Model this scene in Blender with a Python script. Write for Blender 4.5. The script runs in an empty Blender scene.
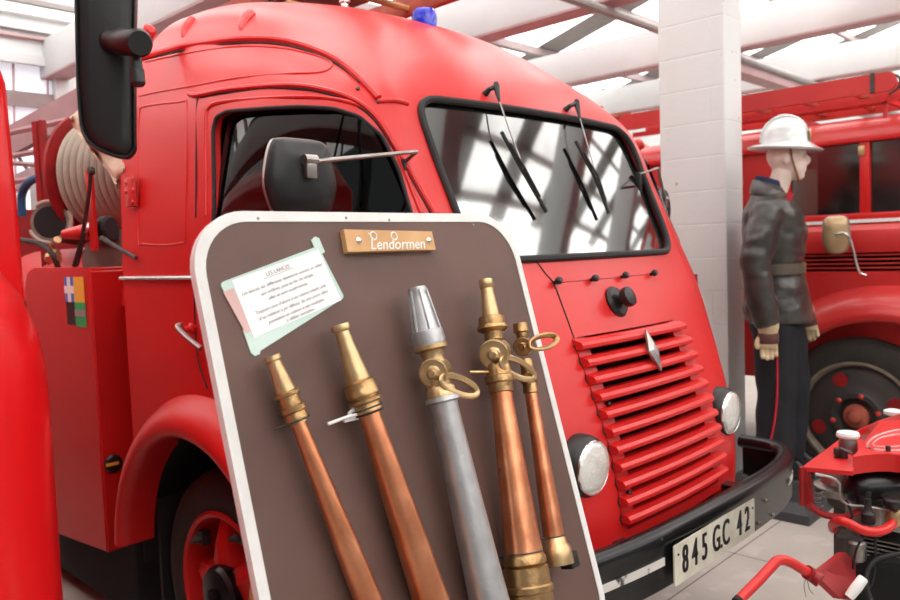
import bpy, bmesh, math, random
import numpy as np
from mathutils import Vector, Matrix
from mathutils.bvhtree import BVHTree
R = math.radians
random.seed(7)
SC = bpy.context.scene
COL = SC.collection
V = Vector
# ------------------------------------------------------------------ camera
CH = 1.5
CF = 787.44
_p, _r = R(3.6032), R(-2.1047)
_fw = V((0, math.cos(_p), -math.sin(_p))); _u = V((0, math.sin(_p), math.cos(_p))); _x = V((1, 0, 0))
_a = _x * math.cos(_r) + _u * math.sin(_r); _b = -_x * math.sin(_r) + _u * math.cos(_r)
camd = bpy.data.cameras.new('camera'); cam = bpy.data.objects.new('camera', camd); COL.objects.link(cam)
M3 = Matrix((_a, _b, -_fw)).transposed()
cam.matrix_world = Matrix.Translation((0, 0, CH)) @ M3.to_4x4()
camd.sensor_width = 36; camd.lens = CF / 900 * 36
camd.clip_start = .05; camd.clip_end = 200
camd.dof.use_dof = True; camd.dof.focus_distance = 1.75; camd.dof.aperture_fstop = 5.0
SC.camera = cam
# ------------------------------------------------------------------ hall frame: x along the vehicles (towards viewer), y across the hall, z up
TH = R(46.2)
OX = V((.6633, 2.3795, 0))
FX = V((math.sin(TH), -math.cos(TH), 0)); WY = V((math.cos(TH), math.sin(TH), 0)); ZZ = V((0, 0, 1))
RZ = -(math.pi / 2 - TH)
def t2w(t): return OX + FX * t[0] + WY * t[1] + ZZ * t[2]
def w2t(P):
    d = P - OX
    return V((d.dot(FX), d.dot(WY), P.z))
CT = w2t(V((0, 0, CH)))
def ray(x, y): return _a * ((x - 450) / CF) - _b * ((y - 300) / CF) + _fw
def rayt(x, y):
    r = ray(x, y); return V((r.dot(FX), r.dot(WY), r.z))
def at_y(x, y, v): r = rayt(x, y); return CT + r * ((v - CT.y) / r.y)
def at_x(x, y, v): r = rayt(x, y); return CT + r * ((v - CT.x) / r.x)
def at_z(x, y, v): r = rayt(x, y); return CT + r * ((v - CT.z) / r.z)
# ------------------------------------------------------------------ materials
MAT = {}
def mat(name, col, rough=.5, metal=0, coat=0, noise=0, nscale=8, bump=0, bscale=60, col2=None, spec=.5, emit=0, trans=0, wear=None, ior=1.45, crough=.14):
    m = bpy.data.materials.new(name); m.use_nodes = True; nt = m.node_tree; N = nt.nodes; L = nt.links
    b = N['Principled BSDF']
    b.inputs['Base Color'].default_value = (*col, 1); b.inputs['Roughness'].default_value = rough
    b.inputs['Metallic'].default_value = metal; b.inputs['Coat Weight'].default_value = coat; b.inputs['Coat Roughness'].default_value = crough
    b.inputs['Specular IOR Level'].default_value = spec; b.inputs['Transmission Weight'].default_value = trans; b.inputs['IOR'].default_value = ior
    if emit:
        b.inputs['Emission Color'].default_value = (*col, 1); b.inputs['Emission Strength'].default_value = emit
    tc = N.new('ShaderNodeTexCoord')
    if noise or col2:
        nz = N.new('ShaderNodeTexNoise'); nz.inputs['Scale'].default_value = nscale; nz.inputs['Detail'].default_value = 6
        L.new(tc.outputs['Object'], nz.inputs['Vector'])
        rp = N.new('ShaderNodeValToRGB'); rp.color_ramp.elements[0].position = .35; rp.color_ramp.elements[1].position = .7
        c2 = col2 if col2 else tuple(c * (1 - noise) for c in col)
        rp.color_ramp.elements[0].color = (*col, 1); rp.color_ramp.elements[1].color = (*c2, 1)
        L.new(nz.outputs['Fac'], rp.inputs['Fac']); L.new(rp.outputs['Color'], b.inputs['Base Color'])
        if wear:
            n2 = N.new('ShaderNodeTexNoise'); n2.inputs['Scale'].default_value = wear[1]; n2.inputs['Detail'].default_value = 8
            L.new(tc.outputs['Object'], n2.inputs['Vector'])
            r2 = N.new('ShaderNodeValToRGB'); r2.color_ramp.elements[0].position = wear[2]; r2.color_ramp.elements[1].position = wear[2] + .04
            L.new(n2.outputs['Fac'], r2.inputs['Fac'])
            mx = N.new('ShaderNodeMix'); mx.data_type = 'RGBA'
            L.new(r2.outputs['Color'], mx.inputs[0]); L.new(rp.outputs['Color'], mx.inputs[6]); mx.inputs[7].default_value = (*wear[0], 1)
            L.new(mx.outputs[2], b.inputs['Base Color'])
    if bump:
        n3 = N.new('ShaderNodeTexNoise'); n3.inputs['Scale'].default_value = bscale; n3.inputs['Detail'].default_value = 4
        L.new(tc.outputs['Object'], n3.inputs['Vector'])
        bp = N.new('ShaderNodeBump'); bp.inputs['Strength'].default_value = bump; bp.inputs['Distance'].default_value = .01
        L.new(n3.outputs['Fac'], bp.inputs['Height']); L.new(bp.outputs['Normal'], b.inputs['Normal'])
    MAT[name] = m
    return m
mat('red', (.59, .012, .011), .42, coat=.34, spec=.38, crough=.28, col2=(.52, .010, .010), nscale=2.2, bump=.06, bscale=5, wear=((.44, .04, .035), 30, .76))
mat('red_faded', (.56, .032, .028), .40, coat=.35, col2=(.50, .02, .02), nscale=3, bump=.05, bscale=6)
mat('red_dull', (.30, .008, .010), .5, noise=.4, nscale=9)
mat('red_old', (.60, .03, .025), .5, coat=.2, col2=(.42, .03, .02), nscale=7, wear=((.20, .10, .06), 18, .68))
mat('red_glaze', (.66, .006, .008), .28, coat=.35, spec=.3)
mat('black_paint', (.006, .006, .007), .27, spec=.45, noise=.3, nscale=20, wear=((.07, .065, .06), 22, .70))
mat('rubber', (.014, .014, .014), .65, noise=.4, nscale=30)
mat('tyre', (.022, .020, .018), .8, col2=(.035, .028, .022), nscale=14, bump=.2, bscale=40)
mat('plastic_black', (.011, .011, .011), .38, bump=.05, bscale=300)
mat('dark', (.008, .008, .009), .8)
mat('interior', (.05, .045, .042), .7)
mat('seat', (.06, .05, .045), .6, bump=.2)
mat('chrome', (.75, .73, .70), .22, metal=1)
mat('steel', (.42, .40, .38), .38, metal=1, noise=.3, nscale=25)
mat('dark_steel', (.10, .095, .09), .5, metal=.8, noise=.4, nscale=25)
mat('alu', (.52, .52, .52), .42, metal=.85, col2=(.40, .40, .41), nscale=22, bump=.1, bscale=80)
mat('brass', (.52, .33, .15), .33, metal=.95, col2=(.34, .20, .09), nscale=28, bump=.15, bscale=90)
mat('brass_pale', (.64, .45, .24), .34, metal=.85, col2=(.46, .31, .16), nscale=24, bump=.1, bscale=80)
mat('copper', (.76, .31, .16), .30, metal=.9, col2=(.58, .20, .09), nscale=16, bump=.25, bscale=14, wear=((.20, .12, .10), 40, .70))
mat('board_brown', (.128, .070, .056), .55, noise=.25, nscale=5, bump=.08, bscale=400)
mat('board_white', (.72, .72, .70), .45, noise=.12, nscale=20)
mat('paper', (.86, .86, .84), .6)
mat('film', (.50, .64, .58), .25, col2=(.42, .58, .52), nscale=6, coat=.6)
mat('film_pink', (.58, .36, .34), .3, coat=.6)
mat('ink', (.22, .20, .21), .7)
mat('wood', (.62, .36, .16), .5, col2=(.50, .27, .11), nscale=12)
mat('wood_red', (.45, .10, .06), .6, noise=.4, nscale=10)
mat('chalk', (.80, .80, .78), .6)
mat('white_plastic', (.75, .74, .72), .4)
mat('plate_white', (.68, .66, .56), .45, col2=(.55, .52, .42), nscale=14, wear=((.20, .17, .13), 30, .70))
mat('chip_white', (.62, .60, .56), .5, wear=((.05, .05, .05), 16, .56), noise=.1)
mat('lens', (.80, .80, .76), .10, metal=.25, coat=1, bump=.9, bscale=45)
mat('clear_glass', (.9, .92, .92), .03, trans=.9, ior=1.45)
mat('beacon_blue', (.01, .03, .75), .12, coat=.5, noise=.5, nscale=40)
mat('leather', (.030, .028, .025), .34, coat=.25, col2=(.050, .046, .040), nscale=9, bump=.6, bscale=14, wear=((.12, .10, .085), 26, .72))
mat('belt', (.085, .070, .050), .6)
mat('trouser', (.012, .013, .018), .85, noise=.3, nscale=10, bump=.3, bscale=14)
mat('navy', (.015, .022, .07), .8)
mat('piping', (.50, .012, .03), .6)
mat('glove', (.60, .48, .30), .75, col2=(.48, .36, .22), nscale=20, bump=.3, bscale=40)
mat('glove_brown', (.10, .04, .03), .7)
mat('skin', (.72, .60, .52), .5)
mat('helmet', (.60, .63, .63), .28, metal=.25, coat=.5, noise=.08, nscale=9)
mat('strap', (.25, .10, .04), .6)
mat('canvas', (.60, .50, .38), .9, col2=(.50, .41, .30), nscale=10, bump=.4, bscale=20)
mat('hose', (.42, .37, .30), .7, col2=(.34, .30, .24), nscale=12)
mat('hose_black', (.03, .028, .025), .6, noise=.3, nscale=20)
mat('hose_grey', (.20, .17, .14), .7, noise=.3, nscale=14)
mat('blue_hose', (.01, .10, .22), .5)
mat('sticker_blue', (.04, .22, .65), .5); mat('sticker_white', (.8, .8, .78), .5); mat('sticker_yellow', (.85, .50, .06), .5)
mat('sticker_black', (.015, .012, .015), .5); mat('sticker_green', (.02, .42, .12), .5); mat('sticker_grey', (.32, .28, .30), .5)
mat('amber', (.85, .38, .04), .3)
mat('wall', (.62, .64, .64), .8, noise=.08, nscale=3, bump=.15, bscale=12)
mat('beam', (.56, .575, .575), .8, noise=.06, nscale=4)
mat('purlin', (.28, .22, .22), .6, noise=.2, nscale=6)
mat('grey_metal', (.30, .28, .27), .5, noise=.2, nscale=12)
mat('pink_metal', (.46, .30, .31), .6, noise=.2, nscale=5)
mat('mirror_back', (.50, .36, .20), .35, metal=.5, coat=.4, col2=(.42, .28, .14), nscale=14)
mat('engine', (.13, .12, .11), .5, metal=.5, col2=(.05, .045, .04), nscale=20, bump=.3, bscale=40)
mat('rim_tan', (.22, .18, .13), .6, noise=.3, nscale=12)
mat('wheel_grey', (.035, .036, .035), .55, col2=(.05, .035, .03), nscale=16)
mat('stand', (.05, .052, .055), .55)
def glass_mat(name, tint, refl, rough=.02, blend=.35):
    m = bpy.data.materials.new(name); m.use_nodes = True; nt = m.node_tree; N = nt.nodes; L = nt.links
    N.remove(N['Principled BSDF'])
    t = N.new('ShaderNodeBsdfTransparent'); t.inputs[0].default_value = (*tint, 1)
    g = N.new('ShaderNodeBsdfGlossy'); g.inputs['Roughness'].default_value = rough; g.inputs[0].default_value = (.95, .97, .96, 1)
    lw = N.new('ShaderNodeLayerWeight'); lw.inputs[0].default_value = blend
    mr = N.new('ShaderNodeMapRange'); mr.inputs['To Min'].default_value = refl; mr.inputs['To Max'].default_value = 1
    mx = N.new('ShaderNodeMixShader'); L.new(lw.outputs['Fresnel'], mr.inputs['Value']); L.new(mr.outputs[0], mx.inputs[0])
    L.new(t.outputs[0], mx.inputs[1]); L.new(g.outputs[0], mx.inputs[2]); L.new(mx.outputs[0], N['Material Output'].inputs[0])
    MAT[name] = m
glass_mat('windscreen', (.26, .28, .27), .20, .06, .28)
glass_mat('side_glass', (.12, .11, .10), .04, .02, .16)
glass_mat('old_glass', (.25, .22, .20), .05, .16)
glass_mat('window_glass', (.85, .88, .95), .1)
def brick_mat():
    m = mat('pillar_brick', (.68, .715, .705), .75); nt = m.node_tree; N = nt.nodes; L = nt.links; b = N['Principled BSDF']
    tc = N.new('ShaderNodeTexCoord'); sp = N.new('ShaderNodeSeparateXYZ'); L.new(tc.outputs['Object'], sp.inputs[0])
    ad = N.new('ShaderNodeMath'); L.new(sp.outputs[0], ad.inputs[0]); L.new(sp.outputs[1], ad.inputs[1])
    cb = N.new('ShaderNodeCombineXYZ'); L.new(ad.outputs[0], cb.inputs[0]); L.new(sp.outputs[2], cb.inputs[1])
    br = N.new('ShaderNodeTexBrick'); br.inputs['Scale'].default_value = 1; br.inputs['Brick Width'].default_value = .8; br.inputs['Row Height'].default_value = .2
    br.inputs['Mortar Size'].default_value = .006; br.inputs['Mortar Smooth'].default_value = .8
    L.new(cb.outputs[0], br.inputs['Vector'])
    bp = N.new('ShaderNodeBump'); bp.invert = True; bp.inputs['Strength'].default_value = .5; bp.inputs['Distance'].default_value = .004
    L.new(br.outputs['Fac'], bp.inputs['Height'])
    nz = N.new('ShaderNodeTexNoise'); nz.inputs['Scale'].default_value = 24; nz.inputs['Detail'].default_value = 6; L.new(tc.outputs['Object'], nz.inputs['Vector'])
    r2 = N.new('ShaderNodeValToRGB'); r2.color_ramp.elements[0].position = .69; r2.color_ramp.elements[1].position = .76
    r2.color_ramp.elements[0].color = (.68, .715, .705, 1); r2.color_ramp.elements[1].color = (.42, .35, .29, 1)
    L.new(nz.outputs['Fac'], r2.inputs[0]); L.new(r2.outputs[0], b.inputs['Base Color'])
    bp2 = N.new('ShaderNodeBump'); bp2.inputs['Strength'].default_value = .25; bp2.inputs['Distance'].default_value = .004
    L.new(nz.outputs['Fac'], bp2.inputs['Height']); L.new(bp.outputs[0], bp2.inputs['Normal']); L.new(bp2.outputs[0], b.inputs['Normal'])
mat('frosted', (.80, .84, .90), .5, emit=.55)
brick_mat()
def floor_mat():
    m = mat('concrete', (.44, .405, .365), .6, col2=(.37, .335, .30), nscale=2.6, bump=.12, bscale=25, wear=((.45, .42, .385), 7, .62))
    nt = m.node_tree; N = nt.nodes; L = nt.links; b = N['Principled BSDF']
    src = b.inputs['Base Color'].links[0].from_socket
    tc = [n for n in N if n.type == 'TEX_COORD'][0]
    br = N.new('ShaderNodeTexBrick'); br.offset = 0; br.inputs['Scale'].default_value = 1; br.inputs['Brick Width'].default_value = 2.4; br.inputs['Row Height'].default_value = 1.6
    br.inputs['Mortar Size'].default_value = .004; br.inputs['Mortar Smooth'].default_value = .3
    mp = N.new('ShaderNodeMapping'); mp.inputs['Location'].default_value = FLOORSHIFT
    L.new(tc.outputs['Object'], mp.inputs[0]); L.new(mp.outputs[0], br.inputs['Vector'])
    mx = N.new('ShaderNodeMix'); mx.data_type = 'RGBA'; L.new(br.outputs['Fac'], mx.inputs[0]); L.new(src, mx.inputs[6]); mx.inputs[7].default_value = (.10, .085, .07, 1)
    L.new(mx.outputs[2], b.inputs['Base Color'])
_j = at_z(725, 560, 0)
FLOORSHIFT = (-(_j.x) + 2.4, 0, 0)
floor_mat()
def panel_mat():   # corrugated translucent daylight roof sheet
    m = mat('roof_sheet', (1, .99, .97), .6); nt = m.node_tree; N = nt.nodes; L = nt.links; b = N['Principled BSDF']
    tc = N.new('ShaderNodeTexCoord'); mp = N.new('ShaderNodeMapping'); mp.inputs['Scale'].default_value = (.25, 1, 1)
    L.new(tc.outputs['Object'], mp.inputs[0])
    wv = N.new('ShaderNodeTexWave'); wv.bands_direction = 'Y'; wv.inputs['Scale'].default_value = 4.2; wv.inputs['Distortion'].default_value = .6
    L.new(tc.outputs['Object'], wv.inputs[0])
    nz = N.new('ShaderNodeTexNoise'); nz.inputs['Scale'].default_value = 9; nz.inputs['Detail'].default_value = 5; L.new(mp.outputs[0], nz.inputs[0])
    ml = N.new('ShaderNodeMath'); ml.operation = 'MULTIPLY_ADD'; ml.inputs[1].default_value = .38; L.new(wv.outputs['Fac'], ml.inputs[0]); L.new(nz.outputs['Fac'], ml.inputs[2])
    mr = N.new('ShaderNodeMapRange'); mr.inputs['From Min'].default_value = .35; mr.inputs['From Max'].default_value = .95; mr.inputs['To Min'].default_value = PANEL * .62; mr.inputs['To Max'].default_value = PANEL * 1.15
    L.new(ml.outputs[0], mr.inputs[0]); b.inputs['Emission Color'].default_value = (1, .985, .96, 1); L.new(mr.outputs[0], b.inputs['Emission Strength'])
PANEL = 3.7
panel_mat()
# ------------------------------------------------------------------ object helpers (coordinates given in the hall frame unless raw)
BASE = {}
def thing(name, label, cat, base=(0, 0, 0), rot=None, group=None, raw=False):
    o = bpy.data.objects.new(name, None); COL.objects.link(o); o.empty_display_size = .1
    base = V(base)
    o.location = base if raw else t2w(base)
    o.rotation_euler = (0, 0, RZ if rot is None else rot)
    o['label'] = label; o['category'] = cat
    if group: o['group'] = group
    BASE[o.name] = V((0, 0, 0)) if raw else base
    return o
def finish(me, smooth):
    if smooth is None: return
    for p in me.polygons: p.use_smooth = True
    try: me.set_sharp_from_angle(angle=R(smooth))
    except Exception: pass
def obj(name, bm, m, parent=None, label=None, smooth=35, local=False):
    """bm: bmesh or Mesh in the hall frame (or the parent's own frame when local / parent raw)"""
    if isinstance(bm, bmesh.types.BMesh):
        bmesh.ops.recalc_face_normals(bm, faces=bm.faces)
        me = bpy.data.meshes.new(name); bm.to_mesh(me); bm.free()
    else: me = bm
    me.materials.clear(); me.materials.append(MAT[m]); finish(me, smooth)
    o = bpy.data.objects.new(name, me); COL.objects.link(o)
    if parent is not None:
        b = BASE.get(parent.name, V((0, 0, 0)))
        me.transform(Matrix.Translation(-b)); o.parent = parent
        BASE[o.name] = b
    else:
        c = V((0, 0, 0))
        if me.vertices:
            co = np.empty(len(me.vertices) * 3); me.vertices.foreach_get('co', co); co = co.reshape(-1, 3)
            c = V(((co[:, 0].min() + co[:, 0].max()) / 2, (co[:, 1].min() + co[:, 1].max()) / 2, co[:, 2].min()))
        me.transform(Matrix.Translation(-c)); o.location = t2w(c); o.rotation_euler = (0, 0, RZ)
        BASE[o.name] = c
    if label: o['label'] = label
    return o
def single(name, bm, m, label, cat, group=None, smooth=35):
    o = obj(name, bm, m, None, label, smooth); o['category'] = cat
    if group: o['group'] = group
    return o
def struct(name, bm, m, parent=None, smooth=35):
    o = obj(name, bm, m, parent, None, smooth)
    if parent is None: o['kind'] = 'structure'
    return o
def NB(): return bmesh.new()
def basis(d, up=None):
    d = V(d).normalized(); up = V(up) if up else (V((0, 0, 1)) if abs(d.z) < .95 else V((1, 0, 0)))
    s = up.cross(d)
    if s.length < 1e-4: up = V((0, 1, 0)); s = up.cross(d)
    s.normalize(); return d, s, d.cross(s)
def box(bm, c, s, ax=None, bev=0):
    c = V(c); ax = ax or (V((1, 0, 0)), V((0, 1, 0)), V((0, 0, 1)))
    ax = [V(a) for a in ax]
    b2 = bmesh.new() if bev else bm
    vs = []
    for i in (-.5, .5):
        for j in (-.5, .5):
            for k in (-.5, .5): vs.append(b2.verts.new(c + ax[0] * (i * s[0]) + ax[1] * (j * s[1]) + ax[2] * (k * s[2])))
    for f in ((0, 1, 3, 2), (4, 6, 7, 5), (0, 4, 5, 1), (2, 3, 7, 6), (0, 2, 6, 4), (1, 5, 7, 3)): b2.faces.new([vs[i] for i in f])
    if bev:
        bmesh.ops.bevel(b2, geom=list(b2.edges), offset=bev, segments=2, profile=.5, affect='EDGES')
        merge(bm, b2)
def merge(bm, b2):
    me = bpy.data.meshes.new('t'); b2.to_mesh(me); b2.free(); bm.from_mesh(me); bpy.data.meshes.remove(me)
def rings(bm, rs, close=True, cap=True):
    """rs: list of rings of Vectors"""
    vv = [[bm.verts.new(p) for p in r] for r in rs]; n = len(rs[0])
    for a, b in zip(vv, vv[1:]):
        for i in range(n if close else n - 1):
            j = (i + 1) % n
            try: bm.faces.new((a[i], a[j], b[j], b[i]))
            except ValueError: pass
    if cap and close:
        for r in (vv[0][::-1], vv[-1]):
            try: bm.faces.new(r)
            except ValueError: pass
    return vv
def smooth_pts(pts, n=6, closed=False):
    pts = [V(p) for p in pts]; out = []; m = len(pts)
    for i in range(m if closed else m - 1):
        p0 = pts[(i - 1) % m] if closed or i > 0 else pts[0] * 2 - pts[1]
        p1, p2 = pts[i], pts[(i + 1) % m]
        p3 = pts[(i + 2) % m] if closed or i + 2 < m else pts[-1] * 2 - pts[-2]
        for k in range(n):
            t = k / n
            out.append(.5 * ((2 * p1) + (p2 - p0) * t + (2 * p0 - 5 * p1 + 4 * p2 - p3) * t * t + (3 * p1 - p0 - 3 * p2 + p3) * t ** 3))
    if not closed: out.append(pts[-1])
    return out
def tube(bm, pts, r, seg=8, closed=False, flat=1.0, up=None):
    pts = [V(p) for p in pts]; n = len(pts)
    rs = r if isinstance(r, (list, tuple)) else [r] * n
    out = []; prev = None
    for i, p in enumerate(pts):
        if closed: d = pts[(i + 1) % n] - pts[i - 1]
        else: d = pts[min(i + 1, n - 1)] - pts[max(i - 1, 0)]
        if d.length < 1e-9: d = V((0, 0, 1))
        d.normalize()
        if prev is None:
            _, s, u = basis(d, up)
        else:
            s = prev - d * prev.dot(d)
            if s.length < 1e-6: _, s, u = basis(d)
            s.normalize(); u = d.cross(s)
        prev = s
        out.append([p + s * (math.cos(2 * math.pi * k / seg) * rs[i]) + u * (math.sin(2 * math.pi * k / seg) * rs[i] * flat) for k in range(seg)])
    if closed:
        out.append(out[0]); rings(bm, out, True, False); bmesh.ops.remove_doubles(bm, verts=bm.verts, dist=1e-6)
    else: rings(bm, out)
def lathe(bm, prof, o, d, seg=32, up=None, cap=True):
    """prof: (radius, distance along d)"""
    o = V(o); d, s, u = basis(d, up)
    rings(bm, [[o + d * h + s * (math.cos(2 * math.pi * k / seg) * max(r, 1e-4)) + u * (math.sin(2 * math.pi * k / seg) * max(r, 1e-4)) for k in range(seg)] for r, h in prof], True, cap)
def disc(bm, c, d, r, h, seg=24): lathe(bm, [(r * .94, 0), (r, h * .15), (r, h * .85), (r * .94, h)], V(c) , d, seg)
def prism(bm, pts, d):
    d = V(d); rings(bm, [[V(p) for p in pts], [V(p) + d for p in pts]])
def rrect(x0, y0, x1, y1, r, n=6):
    out = []
    for cx, cy, a0 in ((x1 - r, y1 - r, 0), (x0 + r, y1 - r, 90), (x0 + r, y0 + r, 180), (x1 - r, y0 + r, 270)):
        for k in range(n + 1):
            a = R(a0 + 90 * k / n); out.append((cx + r * math.cos(a), cy + r * math.sin(a)))
    return out
def dense(pts, step=.03):
    out = []
    for i in range(len(pts)):
        a, c = V((*pts[i], 0)), V((*pts[(i + 1) % len(pts)], 0)); n = max(1, int((c - a).length / step))
        for k in range(n): q = a.lerp(c, k / n); out.append((q.x, q.y))
    return out
def rpoly(pts, rad, n=6):
    """round the corners of a 2D polygon"""
    out = []; m = len(pts); rad = rad if isinstance(rad, (list, tuple)) else [rad] * m
    for i in range(m):
        p = V((*pts[i], 0)); a = V((*pts[i - 1], 0)) - p; b = V((*pts[(i + 1) % m], 0)) - p
        a.normalize(); b.normalize(); r = rad[i]
        A = p + a * r; B = p + b * r
        for k in range(n + 1):
            t = k / n; q = A * (1 - t) ** 2 + p * 2 * t * (1 - t) + B * t * t; out.append((q.x, q.y))
    return out
def evaluated(bm, mods, keep=False):
    """turn a bmesh into a Mesh with the modifiers applied; mods: list of (type, dict)"""
    me = bpy.data.meshes.new('tmp')
    if isinstance(bm, bmesh.types.BMesh):
        bmesh.ops.recalc_face_normals(bm, faces=bm.faces); bm.to_mesh(me); bm.free()
    else: me = bm
    o = bpy.data.objects.new('tmp', me); COL.objects.link(o)
    for t, kw in mods:
        md = o.modifiers.new(t, t)
        for k, v in kw.items(): setattr(md, k, v)
    dg = bpy.context.evaluated_depsgraph_get(); dg.update()
    out = bpy.data.meshes.new_from_object(o.evaluated_get(dg))
    bpy.data.objects.remove(o)
    return out
def cut(me, cutters, solver='EXACT'):
    o = bpy.data.objects.new('tmp', me); COL.objects.link(o); tmp = []
    for c in cutters:
        bmesh.ops.recalc_face_normals(c, faces=c.faces)
        cm = bpy.data.meshes.new('c'); c.to_mesh(cm); c.free()
        co = bpy.data.objects.new('c', cm); COL.objects.link(co); tmp.append(co)
        md = o.modifiers.new('b', 'BOOLEAN'); md.operation = 'DIFFERENCE'; md.object = co; md.solver = solver
    bpy.context.view_layer.update()
    dg = bpy.context.evaluated_depsgraph_get(); dg.update()
    out = bpy.data.meshes.new_from_object(o.evaluated_get(dg))
    bpy.data.objects.remove(o)
    for t in tmp: bpy.data.objects.remove(t)
    return out
def fuse(bm, vox=.012, sm=4):
    return evaluated(bm, [('REMESH', dict(mode='VOXEL', voxel_size=vox)), ('SMOOTH', dict(factor=.5, iterations=sm))])
def text_mesh(s, size, depth, shear=0, align='CENTER', space=1.0):
    cu = bpy.data.curves.new('txt', 'FONT'); cu.body = s; cu.size = size; cu.extrude = depth; cu.shear = shear
    cu.align_x = align; cu.align_y = 'CENTER'; cu.space_character = space; cu.resolution_u = 3
    o = bpy.data.objects.new('txt', cu); COL.objects.link(o)
    dg = bpy.context.evaluated_depsgraph_get(); dg.update()
    me = bpy.data.meshes.new_from_object(o.evaluated_get(dg)); bpy.data.objects.remove(o)
    return me
def place_text(bm, s, size, o, ex, ey, depth=.0006, sx=1, shear=0, bold=0, align='CENTER', space=1.0):
    me = text_mesh(s, size, depth, shear, align, space); ex = V(ex).normalized(); ey = V(ey).normalized(); ez = ex.cross(ey)
    M = Matrix((ex * sx, ey, ez)).transposed().to_4x4(); M.translation = V(o)
    me.transform(M); bm.from_mesh(me)
    if bold:
        for dx in (-bold, bold):
            m2 = me.copy(); m2.transform(Matrix.Translation(ex * dx + ez * depth * .05)); bm.from_mesh(m2)
    bpy.data.meshes.remove(me)
def dup(root, base=None, loc=None, rot=None, label=None, group=None):
    r = root.copy(); COL.objects.link(r)
    if base is not None: r.location = t2w(base)
    if loc is not None: r.location = loc
    if rot is not None: r.rotation_euler = (0, 0, rot)
    if label: r['label'] = label
    if group: r['group'] = group
    for ch in list(root.children):
        c = ch.copy(); COL.objects.link(c); c.parent = r
        for g in list(ch.children):
            d = g.copy(); COL.objects.link(d); d.parent = c
    return r
# ================================================================== THE HALL
b = NB(); box(b, (0, 3, -.1), (34, 34, .2)); struct('floor', b, 'concrete')
b = NB(); box(b, (-9.1, 4, 2.6), (.2, 24, 5.4)); struct('wall_back', b, 'wall')
b = NB(); box(b, (-1, 13.1, 2.6), (16, .2, 5.4)); struct('wall_right', b, 'wall')
b = NB(); box(b, (-6, -4.6, 2.6), (6, .2, 5.4)); struct('wall_left', b, 'wall')
# roof: saw-tooth bays rising along x, bright corrugated sheets between grey sheets, purlins across, white concrete beams
bays = [(-9, -5), (-5, -1), (-1, 3), (3, 7)]
Z0, Z1 = 3.72, 4.75
shb, grb, pub, clb = NB(), NB(), NB(), NB()
for x0, x1 in bays:
    d = V((x1 - x0, 0, Z1 - Z0)); Ln = d.length; d.normalize(); n = V((-d.z, 0, d.x))
    y = -5.0; k = 0
    while y < 13:
        w = .78 if k % 2 == 0 else .42
        c = V((x0, y + w / 2, Z0)) + d * (Ln / 2)
        box(shb if k % 2 == 0 else grb, c, (Ln, w, .02), (d, V((0, 1, 0)), n))
        y += w; k += 1
    for q in (.12, .37, .62, .87):
        c = V((x0, 4, Z0)) + d * (Ln * q) - n * .07
        box(pub, c, (.05, 18, .10), (d, V((0, 1, 0)), n))
    box(clb, (x1 + .03, 4, (Z0 + Z1) / 2), (.04, 18, Z1 - Z0))
struct('ceiling', shb, 'roof_sheet', smooth=None)
struct('ceiling_grey_sheets', grb, 'grey_metal', smooth=None); struct('ceiling_purlins', pub, 'purlin', smooth=None)
struct('ceiling_clerestory', clb, 'roof_sheet', smooth=None)
nt_ = 0
for y in (-3.6, -1.4, .8, 3.0, 5.2, 7.4, 9.6):
    nt_ += 1
    b = NB(); box(b, (-1, y, 3.46), (16, .20, .34), bev=.01); struct('trim_%d' % nt_, b, 'beam')
    b = NB(); box(b, (-1, y + .01, 3.284), (16, .21, .014)); struct('trim_edge_%d' % nt_, b, 'pink_metal')
# service pipes and trunking across the hall
for nm, xx, zz_, rr, m_, lb in (('pipe', -2.05, 3.22, .035, 'grey_metal', 'grey conduit pipe crossing under the white roof beams beside the pillar'),):
    b = NB(); tube(b, [(xx, 1.5, zz_), (xx, 12.9, zz_)], rr, 10); single(nm, b, m_, lb, 'pipe')
b = NB(); box(b, (-2.15, 7.6, 3.18), (.18, 7, .16), bev=.01)
single('cable_trunking', b, 'pink_metal', 'brownish metal cable trunking hung under the beams right of the pillar', 'trunking')
# brick pillar
b = NB(); box(b, (-1.06, 2.405, 1.95), (.42, .24, 3.9), bev=.012); o = struct('wall_pillar', b, 'pillar_brick')
# partition wall with window and mouldings (seen top left)
b = NB()
for x0_, x1_, z0_, z1_ in ((-4.5, -.35, 0, 5.0), (.80, 3.1, 0, 5.0), (-.35, .80, 0, 1.5), (-.35, .80, 3.40, 5.0)): box(b, (-6.9, (x0_ + x1_) / 2, (z0_ + z1_) / 2), (.18, x1_ - x0_, z1_ - z0_))
struct('wall_partition', b, 'wall', smooth=None)
b = NB(); box(b, (-6.80, .225, 3.42), (.06, 1.27, .09)); box(b, (-6.80, .225, 1.48), (.06, 1.27, .08)); box(b, (-6.80, .84, 2.45), (.06, .12, 2.0)); box(b, (-6.80, -.38, 2.45), (.06, .10, 2.0))
W = obj('window_1', b, 'beam'); W['kind'] = 'structure'
b = NB(); box(b, (-6.93, .225, 2.45), (.01, 1.15, 1.90)); pane = obj('window_pane', b, 'frosted', W)
b = NB(); box(b, (-6.86, .225, 3.06), (.04, 1.15, .14)); obj('window_bar', b, 'purlin', W)
for k in range(4):
    b = NB(); tube(b, [(-6.86, -.15 + k * .30, 3.38), (-6.86, -.24 + k * .30, 1.5)], .012, 6); obj('glazing_bar', b, 'pink_metal', W)
b = NB(); tube(b, [(-6.84, .15, 3.0), (-6.84, .62, 2.2)], .016, 6); obj('window_stay', b, 'dark_steel', W)
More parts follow.
